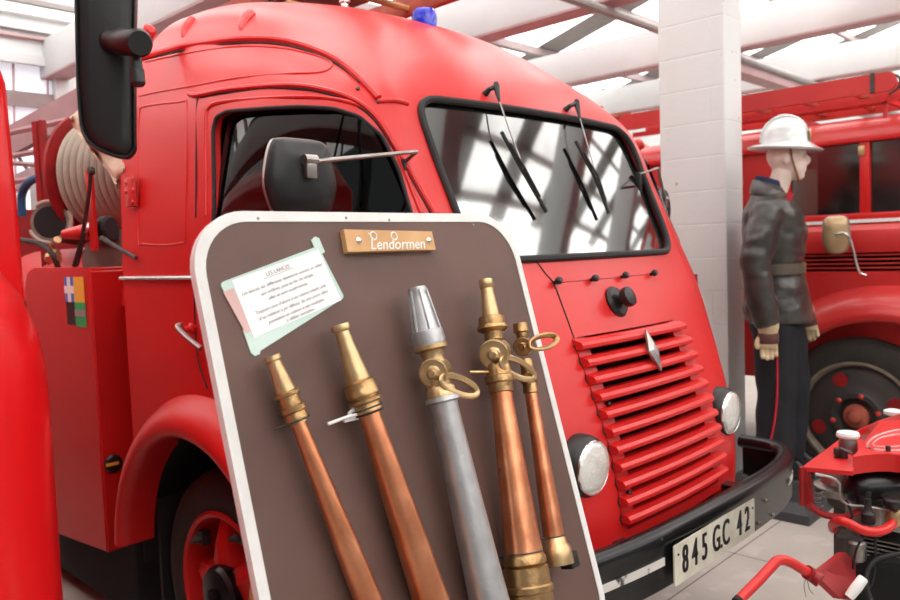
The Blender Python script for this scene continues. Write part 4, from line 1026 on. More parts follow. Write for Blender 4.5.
# its big mirror
mc = V((_a * ((110 - 450) / CF)) ) ; 
def at_depth(x, y, dpt): return CT + rayt(x, y) * dpt
m1, m2, m3, m4 = at_depth(70, -60, 1.5), at_depth(136, -60, 1.5), at_depth(137, 158, 1.5), at_depth(80, 158, 1.5)
mb = at_depth(108, 60, 1.5)
e1 = (at_depth(138, 60, 1.52) - at_depth(76, 60, 1.49)); hw = e1.length / 2; e1.normalize(); mn = V((0, 0, 1)).cross(e1) * -1
if mn.dot(CT - mb) < 0: mn = -mn
eu = V((0, 0, 1)); 
_cz = mb.z
mo = thing('mirror', 'large black plastic truck mirror seen from behind at the top left', 'mirror', (mb.x, mb.y, 1.70))
ex = e1; ol = [at_depth(*q, 1.5) for q in ((71, -70), (134, -70), (135, 60), (137, 130), (138, 150), (131, 158), (120, 157), (100, 150), (88, 141), (82, 128), (78, 90))]
ol2 = [((p - mb).dot(ex), (p - mb).z) for p in ol]
ol2 = [(x_ * 1.0, z_) for x_, z_ in ol2]
ol3 = rpoly(ol2, [.01, .01, .01, .01, .008, .006, .008, .012, .012, .012, .03], 3)
ccx = sum(p[0] for p in ol2) / len(ol2); ccz = sum(p[1] for p in ol2) / len(ol2)
b = NB(); rs = []
for n_, sc1 in ((-.022, .95), (-.018, 1.0), (-.004, 1.0), (.004, .985), (.008, .95), (.006, .90), (.002, .87), (.004, .84), (.010, .5)):
    rs.append([mb + ex * (ccx + (x_ - ccx) * sc1) + eu * (ccz + (z_ - ccz) * (sc1 * .4 + .6 if sc1 < 1 else 1)) + mn * n_ for x_, z_ in ol3])
rings(b, rs); obj('housing', b, 'plastic_black', mo, smooth=40)
b = NB(); q1, q2 = at_depth(112, 41, 1.49), at_depth(139, 43, 1.40); d = (q2 - q1).normalized()
lathe(b, [(.020, -.01), (.024, 0), (.024, .02), (.0225, .024), (.025, .05), (.025, (q2 - q1).length), (.021, (q2 - q1).length + .006)], q1, d, 28); obj('swivel_joint', b, 'plastic_black', mo)
b = NB(); q1, q2 = at_depth(135, 52, 1.42), at_depth(138, 86, 1.42); tube(b, [q1, q1.lerp(q2, .5), q1.lerp(q2, .52), q2.lerp(q1, .08), q2], [.010, .011, .013, .0135, .010], 16); obj('arm_end', b, 'plastic_black', mo)
b = NB(); q1 = at_depth(118, 40, 1.53); tube(b, smooth_pts([q1, q1 + V((-.04, -.06, .25)), q1 + V((-.15, -.18, .62)), V((-.62, -1.95, 2.30))], 6), .012, 10); obj('mirror_arm', b, 'plastic_black', mo)
# ================================================================== RIGHT BACKGROUND TRUCK
rt_ = thing('fire_truck', 'old red fire truck with fender mirror and dark wheel at the right behind the mannequin', 'fire truck', (-.4, 3.6, 0))
YF = 2.66
def rt_part(nm, b, m, lab=None, smooth=35, parent=rt_): return obj(nm, b, m, parent, lab, smooth)
b = NB(); # roof
rs = []
for k in range(13):
    a = R(180 * k / 12); rs.append(a)
b = NB(); rr_ = []
for x, sc1 in ((-1.75, 1), (-1.6, 1), (-.5, 1), (.75, 1), (.9, .98), (1.02, .9)):
    rr_.append([V((x, 3.62 - .80 * sc1 * math.copysign(abs(math.cos(a)) ** .55, math.cos(a)), 2.05 + .17 * sc1 * abs(math.sin(a)) ** .6)) for a in rs])
rings(b, rr_); rt_part('roof', b, 'red_faded', smooth=50)
b = NB()
for z0, z1, y0 in ((2.04, 2.075, 2.84), (1.575, 1.63, 2.84)): box(b, (-.38, y0 + .78, (z0 + z1) / 2), (2.7, 1.60, z1 - z0), bev=.008)
for x in (-1.70, -.72, -.265, .42, .92):
    for y in (2.86, 4.38): box(b, (x, y, 1.83), (.055 if x != -1.70 else .1, .05, .44), bev=.006)
rt_part('cab_frame', b, 'red')
for x0, x1 in ((-.692, -.292), (-.238, .392), (.448, .892)):
    b = NB(); box(b, ((x0 + x1) / 2, 2.87, 1.84), (x1 - x0, .006, .42)); rt_part('side_window', b, 'old_glass')
b = NB(); box(b, (-1.21, 2.865, 1.83), (.95, .03, .44)); rt_part('rear_side_panel', b, 'red_faded')
b = NB(); box(b, (-.28, 2.832, 1.99), (.035, .012, .055), bev=.003); rt_part('window_catch', b, 'brass_pale')
b = NB(); box(b, (-.5, 3.9, 1.75), (.5, .8, .6)); box(b, (.2, 3.62, 1.6), (.15, 1.3, .5)); rt_part('interior', b, 'interior')
b = NB(); prism(b, [V((-1.75, y, z)) for y, z in ((2.80, .62), (2.80, 1.29), (2.93, 1.29), (2.93, 1.40), (2.79, 1.40), (2.775, 1.45), (2.79, 1.53), (2.83, 1.575), (4.43, 1.575), (4.45, 1.45), (4.45, .62))], (2.85, 0, 0))
rt_part('lower_body', b, 'red_faded', smooth=30)
b = NB(); box(b, (-.32, 2.83, 1.583), (2.8, .03, .02)); rt_part('waist_moulding', b, 'sticker_white', 'pale waist line')
b = NB(); box(b, (-.32, 2.90, 1.345), (2.7, .02, .11)); rt_part('vent_recess', b, 'dark')
for z in (1.385, 1.36, 1.335, 1.31):
    b = NB(); box(b, (-.32, 2.82, z), (2.7, .03, .009)); rt_part('vent_bar', b, 'red_old')
# fender
fx, fz = -.20, .46
b = NB(); rr_ = []
for k in range(33):
    a = R(-6 + 150 * k / 32)
    ro = .78 if k else .78
    pr = [(.585, 2.76), (.583, YF - .02), (.60, YF - .035), (.64, YF - .03), (.70, YF + .01), (.755, YF + .07), (.79, YF + .15), (.76, YF + .16)]
    rr_.append([V((fx + .06 + math.cos(a + R(0)) * r * 1.05, v, fz - .02 + math.sin(a) * r * .98)) for r, v in pr])
rings(b, rr_); rt_part('fender', b, 'red_faded', smooth=50)
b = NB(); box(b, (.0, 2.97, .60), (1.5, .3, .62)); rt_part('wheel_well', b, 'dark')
wc = V((-.27, 2.68, .455))
w = bpy.data.objects.new('wheel', None); COL.objects.link(w); w.parent = rt_; BASE[w.name] = BASE[rt_.name].copy()
b = NB(); lathe(b, [(.26, .16), (.40, .16), (.452, .12), (.455, .06), (.44, .02), (.40, .0), (.33, -.006), (.305, .0), (.30, .04)], wc, (0, 1, 0), 56); obj('tyre', b, 'tyre', w, smooth=50)
b = NB(); lathe(b, [(.318, .02), (.320, -.012), (.306, -.014), (.296, .0), (.288, .03)], wc, (0, 1, 0), 56, cap=False); obj('rim_ring', b, 'rim_tan', w, 'worn beige rim ring')
hd = NB(); lathe(hd, [(.292, .035), (.27, .02), (.20, .005), (.15, .0), (.135, -.012), (.11, -.012), (.09, .03), (.085, .05)], wc, (0, 1, 0), 56); 
obj('wheel_disc', hd, 'wheel_grey', w, 'dark grey wheel disc')
for k in range(8):
    a = R(22.5 + 45 * k); e = V((math.cos(a), 0, math.sin(a))); b = NB(); lathe(b, [(.042, 0), (.042, .012)], wc + e * .222 + V((0, -.0005, 0)) + V((0, .003, 0)), (0, 1, 0), 18); 
    if k % 2 == 0: obj('wheel_hole', b, 'red_dull', w, 'red showing through a wheel hole')
    else: b.free()
for k in range(6):
    a = R(15 + 60 * k); e = V((math.cos(a), 0, math.sin(a))); b = NB(); lathe(b, [(.016, 0), (.016, .014), (.008, .022)], wc + e * .125 + V((0, -.008, 0)), (0, -1, 0), 6); obj('wheel_nut', b, 'red_old', w)
b = NB(); lathe(b, [(.07, .05), (.07, .0), (.045, -.01), (.03, -.04), (.02, -.045)], wc, (0, 1, 0), 24); obj('hub', b, 'wood_red', w)
for x in (-.27,):
    b = NB(); lathe(b, [(.26, -.1), (.44, -.1), (.455, .1), (.26, .1)], (x, 4.4, .455), (0, 1, 0), 40); rt_part('wheel', b, 'tyre')
# fender mirror
mp_ = at_y(836, 234, 2.66); mr_ = at_y(857, 275, 2.70)
b = NB(); o2 = rpoly([(-.062, .10), (.062, .10), (.075, -.02), (.055, -.11), (-.05, -.11), (-.072, -.02)], .045, 5); e_ = V((.92, .3, 0)).normalized(); n_ = V((.3, -.92, 0)).normalized()
rings(b, [[mp_ + e_ * u * k + V((0, 0, z * k)) + n_ * h for u, z in o2] for h, k in ((-.012, .95), (-.008, 1), (.004, 1), (.012, .9), (.02, .5), (.022, .1))]); mm = rt_part('fender_mirror', b, 'mirror_back', 'yellowish oval mirror back on a bent chrome stalk', 50)
b = NB(); tube(b, [mp_ + e_ * u + V((0, 0, z)) + n_ * -.004 for u, z in o2], .006, 6, closed=True); obj('mirror_rim', b, 'steel', mm)
b = NB(); tube(b, smooth_pts([mp_ + n_ * .022, mp_ + n_ * .05 + e_ * .05, mp_ + n_ * .05 + e_ * .08 + V((0, 0, -.06)), mr_ + n_ * .03 + V((0, 0, .06)), mr_ + V((.02, 0, .01)), mr_ + V((.05, 0, -.005))], 5), .009, 8); obj('stalk', b, 'chrome', mm)
# ladders on its roof
def wood_ladder(label, x0, x1, y0, y1, z, h=.10, m='red_faded', pitch=.30):
    l = thing('ladder', label, 'ladder', ((x0 + x1) / 2, (y0 + y1) / 2, z))
    for y in (y0, y1):
        b = NB(); o2 = rrect(x0, z, x1, z + h, h * .42, 5); prism(b, [V((x, y - .02, q)) for x, q in o2], (0, .04, 0)); obj('side_rail', b, m, l)
    n = int((x1 - x0 - .2) / pitch)
    for k in range(n): b = NB(); xx = x1 - .25 - k * pitch; tube(b, [(xx, y0, z + h * .3), (xx, y1, z + h * .3)], .018, 8); obj('rung', b, 'wood_red', l)
    for xx in (x1 - .12,):
        b = NB(); box(b, (xx, y0 - .024, z + h / 2), (.022, .006, h + .01)); obj('iron_strap', b, 'dark_steel', l)
        b = NB(); tube(b, smooth_pts([V((x1 - .03, y0 - .01, z + h * .9)), V((x1 + .015, y0 - .01, z + h * .6)), V((x1 + .01, y0 - .01, z + h * .1)), V((x1 - .04, y0 - .01, z - .02))], 4), .007, 6); obj('end_iron', b, 'dark_steel', l)
    return l
wood_ladder('bright red wooden ladder resting highest above the right-hand truck, behind the white helmet', -1.85, -.08, 2.78, 3.16, 2.30, .105)
wood_ladder('second red ladder lying just behind the highest ladder on the right-hand truck', -1.8, .12, 3.26, 3.60, 2.30, .105, 'red_old')
b = NB()
for y in (2.80, 3.60): box(b, (-.45, y, 2.262), (2.6, .03, .03))
for x in (-1.45, -.77, -.15, .45):
    tube(b, [(x, 2.82, 2.16), (x, 2.82, 2.26)], .012, 6); tube(b, [(x, 3.6, 2.16), (x, 3.6, 2.26)], .012, 6); box(b, (x, 3.2, 2.262), (.03, .85, .03))
rt_part('ladder_rack', b, 'red')
b = NB(); box(b, (-.6, 3.9, 2.235), (2.0, .5, .03)); 
for k in range(9): tube(b, [(-1.5 + k * .25, 3.66, 2.27), (-1.5 + k * .25, 4.1, 2.27)], .02, 6)
rt_part('roof_slats', b, 'wood_red')
b = NB(); box(b, (.12, 3.05, 2.33 - .12), (.14, .1, .07)); rt_part('rack_stop', b, 'red')
# ================================================================== MIDDLE BACKGROUND TRUCK (between the cab and the pillar)
mt = thing('fire_truck', 'partly hidden red truck between the middle truck cab and the white pillar', 'fire truck', (-2.6, 3.05, 0))
b = NB(); rr_ = []
for z, k in ((.55, 0), (1.2, 0), (1.8, .01), (2.1, .04), (2.28, .10), (2.38, .20), (2.43, .36), (2.445, .6)):
    o2 = rrect(-4.3, 2.15 + k, -1.98 - k * 1.3, 3.98 - k, .22, 7); rr_.append([V((p[0], p[1], z)) for p in o2])
rings(b, rr_); obj('cab_body', b, 'red_faded', mt, smooth=50)
b = NB(); p = at_x(637, 146, -1.96); lathe(b, [(.03, -.02), (.045, 0), (.05, .03), (.03, .05), (.012, .055)], p, (1, -.3, .1), 20); obj('marker_lamp', b, 'red_old', mt)
b = NB(); box(b, (-1.965, 3.05, 1.75), (.02, 1.35, .40), bev=.005); obj('windscreen', b, 'side_glass', mt)
for x in (-2.4, -3.9):
    for y in (2.3, 3.83):
        b = NB(); lathe(b, [(.2, -.1), (.38, -.1), (.40, -.07), (.40, .07), (.38, .1), (.2, .1)], (x, y, .40), (0, 1, 0), 40); obj('wheel', b, 'tyre', mt)
b = NB(); 
for y in (2.55, 2.95, 3.35): box(b, (-3.0, y, 2.50), (1.8, .035, .07))
for k in range(7): tube(b, [(-2.2 - k * .26, 2.5, 2.50), (-2.2 - k * .26, 3.4, 2.50)], .016, 6)
for x in (-2.3, -3.6):
    for y in (2.6, 3.3): tube(b, [(x, y, 2.40), (x, y, 2.49)], .014, 6)
single('ladder', b, 'wood_red', 'dark brown ladder on the roof of the partly hidden truck left of the pillar', 'ladder')
# red ladder truck far behind left
fl = thing('fire_truck', 'distant pinkish red ladder truck seen past the hose reel at far left', 'fire truck', (-5.8, .9, 0))
b = NB(); box(b, (-5.85, .9, 1.25), (1.5, 1.8, 1.0), bev=.05); obj('body', b, 'red_faded', fl)
b = NB(); box(b, (-5.27, .9, 1.96), (.5, 1.7, .4), bev=.05); obj('cab', b, 'beam', fl)
for y in (.1, 1.7):
    for x in (-5.5, -6.2): b = NB(); lathe(b, [(.2, -.1), (.38, -.1), (.40, .0), (.38, .1), (.2, .1)], (x, y, .40), (0, 1, 0), 32); obj('wheel', b, 'tyre', fl)
la, lb_ = at_x(-20, 158, -5.3), at_x(78, 106, -4.2)
b = NB(); d = (lb_ - la).normalized(); s_ = V((0, 0, 1)); 
A_, B_ = la - d * .6, lb_ + d * 1.5
ax3 = (d, d.cross(V((0, 0, 1))).normalized(), d.cross(V((0, 0, 1))).normalized().cross(d))
box(b, (A_ + B_) / 2, ((B_ - A_).length, .05, .20), ax3); 
for k in range(9): c_ = A_.lerp(B_, k / 8); tube(b, [c_ + V((0, 0, -.09)), c_ + V((0, 0, -.09)) + ax3[1] * -.6], .02, 6)
box(b, (A_ + B_) / 2 - ax3[1] * .6, ((B_ - A_).length, .05, .12), ax3)
single('turntable_ladder', b, 'pink_metal', 'long pinkish ladder boom slanting up at far left behind the hose reel', 'ladder')
# ================================================================== MANNEQUIN
MW = V((1.80, 4.33, 0)); MR = R(-20)
SZ = .20
man = thing('mannequin', 'mannequin in black leather fire jacket, dark trousers and white helmet standing by the white pillar', 'mannequin', MW, rot=MR, raw=True)
# local frame: x forward (right in view), y away from the viewer, z up
def ell(cx, cy, z, rx, ry, n=28, tilt=0): return [V((cx + math.cos(a) * rx, cy + math.sin(a) * ry, z + tilt * math.cos(a) * rx)) for a in np.linspace(0, 2 * math.pi, n + 1)[:-1]]
def limb(b, pts, rad, seg=14): tube(b, pts, rad, seg)
def blob(b, c, r, sc=(1, 1, 1)):
    b2 = NB(); bmesh.ops.create_uvsphere(b2, u_segments=20, v_segments=14, radius=1); 
    for v in b2.verts: v.co = V((v.co.x * r * sc[0], v.co.y * r * sc[1], v.co.z * r * sc[2])) + V(c)
    merge(b, b2)
HZ = 1.94  # head centre
HX = .055
b = NB()
blob(b, (HX, 0, HZ + .02), .10, (1.02, .80, 1.12)); blob(b, (HX + .035, 0, HZ - .055), .07, (.95, .78, 1.0)); blob(b, (HX + .06, 0, HZ - .105), .034, (1.0, .9, .8))
blob(b, (HX + .105, 0, HZ - .025), .018, (1.1, .7, 1.5)); blob(b, (HX + .092, 0, HZ - .075), .016, (.7, 1.3, .6)); blob(b, (HX + .085, 0, HZ + .02), .03, (.6, 1.6, .6))
for s in (-1, 1): blob(b, (HX - .005, s * .08, HZ - .02), .026, (.7, .35, 1.2))
limb(b, [(-.035, 0, HZ - .30), (-.0, 0, HZ - .20), (HX - .015, 0, HZ - .08)], [.062, .056, .058])
rings(b, [ell(-.03, 0, z, rx, ry) for z, rx, ry in ((1.02, .10, .15), (1.15, .11, .16), (1.32, .095, .14), (1.50, .11, .17), (1.62, .10, .18), (1.68, .06, .12))])
for s in (-1, 1):
    limb(b, [(-.02, s * .09, 1.06), (.0, s * .10, .66), (-.03, s * .10, .30), (.02, s * .10, SZ + .05), (.14, s * .11, SZ + .03)], [.085, .055, .04, .045, .035])
    limb(b, [(-.04, s * .16, 1.62), (-.09 if s < 0 else .0, s * .22, 1.34), (-.03 if s < 0 else .10, s * .23, 1.10)], [.045, .038, .030])
obj('body', fuse(b, .008, 5), 'skin', man, smooth=60)
# face details
for s in (-1, 1):
    b = NB(); blob(b, (HX + .088, s * .032, HZ - .008), .009, (.6, 1.3, .7)); obj('eye', b, 'sticker_white', man)
# jacket
b = NB()
rings(b, [ell(cx, 0, z, rx, ry) for z, cx, rx, ry in ((1.045, .012, .182, .215), (1.10, .008, .178, .215), (1.20, .0, .163, .205), (1.30, -.008, .146, .19), (1.345, -.008, .140, .185), (1.42, -.005, .155, .20), (1.54, -.008, .168, .215), (1.64, -.018, .155, .215), (1.70, -.028, .122, .18), (1.74, -.035, .09, .12), (1.765, -.03, .075, .08))])
slv = {-1: [(-.045, -.185, 1.665), (-.075, -.225, 1.56), (-.110, -.255, 1.40), (-.105, -.265, 1.28), (-.07, -.262, 1.10), (-.055, -.26, 1.045)],
       1: [(-.03, .185, 1.665), (.0, .225, 1.56), (.02, .25, 1.40), (.065, .262, 1.27), (.13, .262, 1.13), (.15, .262, 1.09)]}
for s in (-1, 1): limb(b, smooth_pts(slv[s], 3), [.078, .08, .082, .084, .084, .083, .082, .080, .076, .074, .072, .070, .068, .066, .064, .064][:16])
me = fuse(b, .011, 3)
bb = NB(); bb.from_mesh(me)
from mathutils import noise as mnoise
for v in bb.verts:
    n1 = mnoise.noise(V((v.co.x * 6, v.co.y * 6, v.co.z * 13))) * .010 + mnoise.noise(V((v.co.x * 16, v.co.y * 16, v.co.z * 20))) * .006
    v.co += v.normal * n1
jk = obj('jacket', bb, 'leather', man, 'black leather jacket with belt', smooth=60)
b = NB(); rs = []
for z, k in ((1.310, 1.0), (1.308, 1.06), (1.365, 1.05), (1.362, 1.0)): rs.append(ell(-.008, 0, z, .149 * k, .193 * k, 36))
rings(b, rs + [rs[0]], cap=False); obj('belt', b, 'belt', jk, 'olive brown waist belt')
b = NB(); box(b, (.135, -.05, 1.335), (.02, .05, .065), bev=.004); obj('belt_buckle', b, 'strap', jk)
# collar
b = NB(); rs = []
for z, rx, ry in ((1.735, .086, .105), (1.775, .080, .088), (1.800, .077, .080), (1.795, .083, .088), (1.735, .098, .128), (1.715, .096, .124)): rs.append(ell(-.035, 0, z, rx, ry, 28, -.35))
rings(b, rs, cap=False); obj('collar', b, 'leather', jk, smooth=60)
b = NB(); rs = [ell(-.03, 0, z, rx, ry, 28, -.35) for z, rx, ry in ((1.74, .08, .088), (1.822, .073, .076), (1.826, .067, .070), (1.74, .066, .07))]; rings(b, rs, cap=False); obj('shirt_collar', b, 'navy', man, 'navy blue inner collar')
b = NB(); box(b, (.06, -.125, 1.715), (.03, .01, .05), (V((.8, .3, -.4)).normalized(), V((-.3, .9, 0)).normalized(), V((.4, 0, .8)).normalized())); obj('collar_badge', b, 'piping', jk, 'small red collar badge')
b = NB(); tube(b, smooth_pts([V((.075, -.02, 1.72)), V((.135, -.03, 1.60)), V((.137, -.03, 1.45)), V((.125, -.03, 1.34)), V((.155, -.03, 1.20)), V((.172, -.03, 1.06))], 4), .008, 8); obj('jacket_placket', b, 'belt', jk)
# trousers
b = NB()
rings(b, [ell(-.01, 0, z, rx, ry) for z, rx, ry in ((.98, .13, .18), (1.06, .135, .18), (1.14, .12, .17))])
for s in (-1, 1):
    limb(b, [(-.01 if s < 0 else .01, s * .088, 1.05), (-.01 if s < 0 else .05, s * .092, .90), (-.01 if s < 0 else .075, s * .098, .66), (-.02 if s < 0 else .06, s * .10, .42), (-.02 if s < 0 else .03, s * .10, .25), (-.02 if s < 0 else .03, s * .10, SZ + .05)], [.125, .118, .104, .100, .104, .104], 18)
me = fuse(b, .012, 3); bb = NB(); bb.from_mesh(me)
for v in bb.verts: v.co += v.normal * (mnoise.noise(V((v.co.x * 8, v.co.y * 8, v.co.z * 7))) * .010)
tr = obj('trousers', bb, 'trouser', man, 'dark navy trousers with red side piping', smooth=60)
b = NB(); tube(b, smooth_pts([V((-.015, -.215, 1.05)), V((-.01, -.213, .90)), V((-.012, -.206, .66)), V((-.03, -.203, .50)), V((-.055, -.196, .38))], 5), .006, 6); obj('piping', b, 'piping', tr, 'thin red side piping')
for s in (-1, 1):
    b = NB(); x = -.02 if s < 0 else .03
    rings(b, [ell(x + .05, s * .105, z, rx, ry) for z, rx, ry in ((SZ + .001, .145, .052), (SZ + .03, .145, .054), (SZ + .06, .12, .05), (SZ + .10, .07, .05))]); obj('boot', b, 'black_paint', man)
# gloves
def glove(s, w, dn, pa):
    """w wrist point, dn direction of the fingers, pa across the palm"""
    dn = V(dn).normalized(); pa = V(pa).normalized(); nn = dn.cross(pa)
    b = NB(); w = V(w)
    rings(b, [[w + dn * h + pa * math.cos(a) * rx + nn * math.sin(a) * ry for a in np.linspace(0, 2 * math.pi, 21)[:-1]] for h, rx, ry in ((-.03, .056, .05), (.02, .055, .046), (.045, .048, .036), (.06, .046, .032))])
    g = obj('glove', fuse(b, .006, 2), 'glove', man, 'beige leather work glove with brown band', smooth=60)
    b = NB(); rings(b, [[w + dn * h + pa * math.cos(a) * rx + nn * math.sin(a) * ry for a in np.linspace(0, 2 * math.pi, 21)[:-1]] for h, rx, ry in ((.048, .050, .034), (.055, .053, .036), (.098, .053, .034), (.104, .049, .030))]); obj('glove_band', b, 'glove_brown', g)
    b = NB(); rings(b, [[w + dn * h + pa * math.cos(a) * rx + nn * math.sin(a) * ry for a in np.linspace(0, 2 * math.pi, 21)[:-1]] for h, rx, ry in ((.095, .047, .028), (.115, .046, .027), (.128, .043, .022))])
    for k, L_ in enumerate((.062, .072, .068, .052)):
        o_ = w + dn * .118 + pa * (-.034 + k * .0227)
        tube(b, smooth_pts([o_, o_ + dn * L_ * .45, o_ + dn * L_ * .8 + nn * .008, o_ + dn * L_ + nn * .018], 3), [.0115] * 8 + [.010, .008], 10)
    o_ = w + dn * .07 - pa * .044
    tube(b, smooth_pts([o_, o_ + dn * .03 - pa * .016 + nn * .01, o_ + dn * .06 - pa * .014 + nn * .022], 4), [.013] * 7 + [.012, .009], 10)
    obj('glove_fingers', fuse(b, .004, 2), 'glove', g, smooth=60)
glove(-1, (-.055, -.26, 1.055), (.02, 0, -1), (1, .15, 0)); glove(1, (.155, .262, 1.09), (.28, 0, -1), (.9, -.4, .2))
# helmet
b = NB(); H0 = V((HX - .005, 0, HZ + .055)); rs = []
for z, rx, ry in ((-.022, .185, .135), (-.012, .195, .142), (.0, .165, .128), (.012, .130, .112), (.02, .122, .106), (.05, .121, .105), (.09, .110, .096), (.125, .085, .074), (.145, .055, .048), (.155, .02, .018)):
    rs.append([H0 + V((math.cos(a) * rx, math.sin(a) * ry, z + (-.018 * math.cos(a) * (1 if z < .01 else 0)) * (rx / .19))) for a in np.linspace(0, 2 * math.pi, 41)[:-1]])
rings(b, rs); hel = obj('helmet', b, 'helmet', man, 'white fire helmet with wide brim', smooth=50)
b = NB(); tube(b, smooth_pts([H0 + V((-.122, 0, .03)), H0 + V((-.10, 0, .11)), H0 + V((-.04, 0, .158)), H0 + V((.03, 0, .160)), H0 + V((.09, 0, .12)), H0 + V((.122, 0, .04))], 5), .009, 8); obj('helmet_crest', b, 'helmet', hel)
b = NB(); box(b, H0 + V((.122, -.02, .05)), (.012, .05, .06), bev=.004); obj('helmet_badge', b, 'brass_pale', hel)
b = NB(); tube(b, smooth_pts([V((HX + .018, -.088, HZ + .035)), V((HX + .028, -.078, HZ - .03)), V((HX + .05, -.055, HZ - .10)), V((HX + .06, -.02, HZ - .135)), V((HX + .06, .02, HZ - .135)), V((HX + .05, .055, HZ - .10)), V((HX + .028, .078, HZ - .03)), V((HX + .018, .088, HZ + .035))], 4), .006, 6); obj('chin_strap', b, 'strap', man, 'brown leather chin strap')
# its plinth
b = NB(); rings(b, [[V((c[0] * k, c[1] * k, z)) for c in ((-.24, -.22), (.24, -.22), (.24, .22), (-.24, .22))] for z, k in ((0, 1.0), (.05, 1.0), (.10, .80), (SZ, .72))])
pln = thing('plinth', 'dark grey stepped plinth on the concrete floor under the mannequin', 'plinth', MW, rot=RZ, raw=True); obj('block', b, 'stand', pln, smooth=None)
# ================================================================== MOTOR PUMP (bottom right)
pw = at_z(860, 560, 0.0)
PB = w2t(V((1.28, 2.15, 0)))
pump = thing('motor_pump', 'portable red framed motor pump with black engine at the bottom right', 'motor pump', (PB.x, PB.y, 0))
def pz(x, y, z): return at_z(x, y, z)
def pdp(x, y, d): return CT + rayt(x, y) * d
# top cover plate (front part) and raised tank hood
zp = .855
c_ = [pz(802, 467, zp), pz(853, 471.5, zp), pz(864, 441, zp), pz(848, 433, zp)]
b = NB(); prism(b, c_, (0, 0, -.012)); obj('top_plate', b, 'red', pump)
g0, g1 = pz(853, 455, zp + .02), pz(915, 460, zp + .02)
b = NB(); rr_ = []
for k in range(7):
    f = k / 6; t0 = V(pz(853 + 70 * f, 457 + 4 * f - 5 * math.sin(f * 3), zp + .03)); t1 = V(pz(880 + 40 * f, 421 + 0 * f - 1 * math.sin(f * 3), zp + .03))
    rr_.append([t0, t1, t1 + V((0, 0, -.045)), t0 + V((0, 0, -.050))])
rings(b, rr_); obj('tank_hood', b, 'red', pump)
b = NB(); q0 = [pz(869, 448, zp + .031), pz(876, 436, zp + .031), pz(905, 430, zp + .031), pz(905, 449, zp + .031)]; tube(b, smooth_pts(q0, 5, closed=True), .0035, 6, closed=True)
q0 = [pz(875, 446, zp + .031), pz(880, 438, zp + .031), pz(905, 434, zp + .031), pz(905, 445, zp + .031)]; tube(b, smooth_pts(q0, 5, closed=True), .0025, 6, closed=True)
obj('embossed_lines', b, 'film_pink', pump, 'worn pale embossed lines')
b = NB(); rr_ = []
for k in range(9):
    f = k / 8; t = V(pz(849 + 66 * f, 434 - 22 * math.sin(f * 1.45), zp + .02)); rr_.append([t, t + V((.01, .03, .002)), t + V((.01, .03, -.06)), t + V((0, 0, -.055))])
rings(b, rr_); obj('rear_guard', b, 'red', pump)
# filler cap
fc = pz(848, 452, zp); b = NB(); lathe(b, [(.026, -.005), (.026, .03), (.022, .045)], fc, (0, 0, 1), 24); obj('filler_neck', b, 'steel', pump)
b = NB(); lathe(b, [(.020, .043), (.031, .045), (.033, .052), (.030, .060), (.01, .062)], fc, (0, 0, 1), 28); obj('filler_cap', b, 'white_plastic', pump, 'pale round filler cap')
b = NB(); f2 = pz(842, 458, zp); box(b, f2 + V((0, 0, .01)), (.03, .012, .03), bev=.003); tube(b, [f2 + V((-.02, -.01, -.01)), f2 + V((0, -.01, .03)), f2 + V((.03, -.01, .02))], .005, 6); lathe(b, [(.012, 0), (.012, .02)], pz(838, 455, zp), (0, 0, 1), 10); obj('latch', b, 'dark_steel', pump)
b = NB(); lathe(b, [(.02, 0), (.03, .004), (.03, .016), (.02, .02)], pz(893, 415, zp), (0, 0, 1), 24); obj('second_cap', b, 'white_plastic', pump)
b = NB(); lathe(b, [(.007, 0), (.007, .015)], pz(888, 451, zp + .03), (0, 0, 1), 8); obj('hood_bolt', b, 'dark_steel', pump)
# upright frame leg at left
b = NB(); t = c_[0]; bot = pdp(806, 506, (t - CT).length / rayt(802, 467).length)
prism(b, [t + V((0, 0, -.004)), t + V((.012, .0, -.004)), V((bot.x + .012, bot.y, bot.z)), V((bot.x, bot.y, bot.z))], (.004, .02, 0)); tube(b, [t, V((t.x, t.y, bot.z))], .008, 6)
obj('side_guard', b, 'red_dull', pump)
DP = 2.2
b = NB(); tube(b, smooth_pts([pdp(809, 505, DP), pdp(818, 512, DP), pdp(830, 516, DP), pdp(846, 517, DP), pdp(858, 512, DP + .05)], 4), .010, 8); obj('lower_frame_bar', b, 'red_dull', pump)
# engine block masses
def blk(x, y, d, s, m, nm, bev=.012):
    b = NB(); box(b, pdp(x, y, d), s, bev=bev); return obj(nm, b, m, pump)
blk(884, 520, 2.50, (.24, .22, .26), 'engine', 'engine_block'); blk(912, 560, 2.45, (.24, .30, .5), 'dark', 'engine_base')
b = NB(); q = pdp(880, 490, 2.30); e_ = rayt(900, 490) - rayt(870, 489); e_.z = 0; e_.normalize()
lathe(b, [(.001, -.075), (.03, -.072), (.046, -.055), (.052, -.03), (.052, .13), (.046, .15), (.02, .16)], pdp(872, 488, 2.26), e_, 28); obj('exhaust_silencer', b, 'black_paint', pump, smooth=50)
b = NB(); lathe(b, [(.03, -.04), (.075, -.035), (.080, -.01), (.06, 0), (.05, .03), (.075, .035), (.075, .05), (.03, .055)], pdp(842, 482, 2.42), (0, 0, 1), 32); obj('air_filter', b, 'steel', pump)
b = NB(); lathe(b, [(.045, 0), (.05, .01), (.05, .04), (.04, .05)], pdp(845, 505, 2.42), (0, 0, 1), 24); obj('carburettor', b, 'engine', pump)
b = NB(); box(b, pdp(868, 515, 2.30), (.10, .10, .09), bev=.01); obj('gearbox_cover', b, 'steel', pump)
b = NB(); lathe(b, [(.022, -.01), (.026, 0), (.026, .012), (.018, .016)], pdp(894, 504, 2.15), (0, 0, 1), 20); obj('oil_cap', b, 'plastic_black', pump)
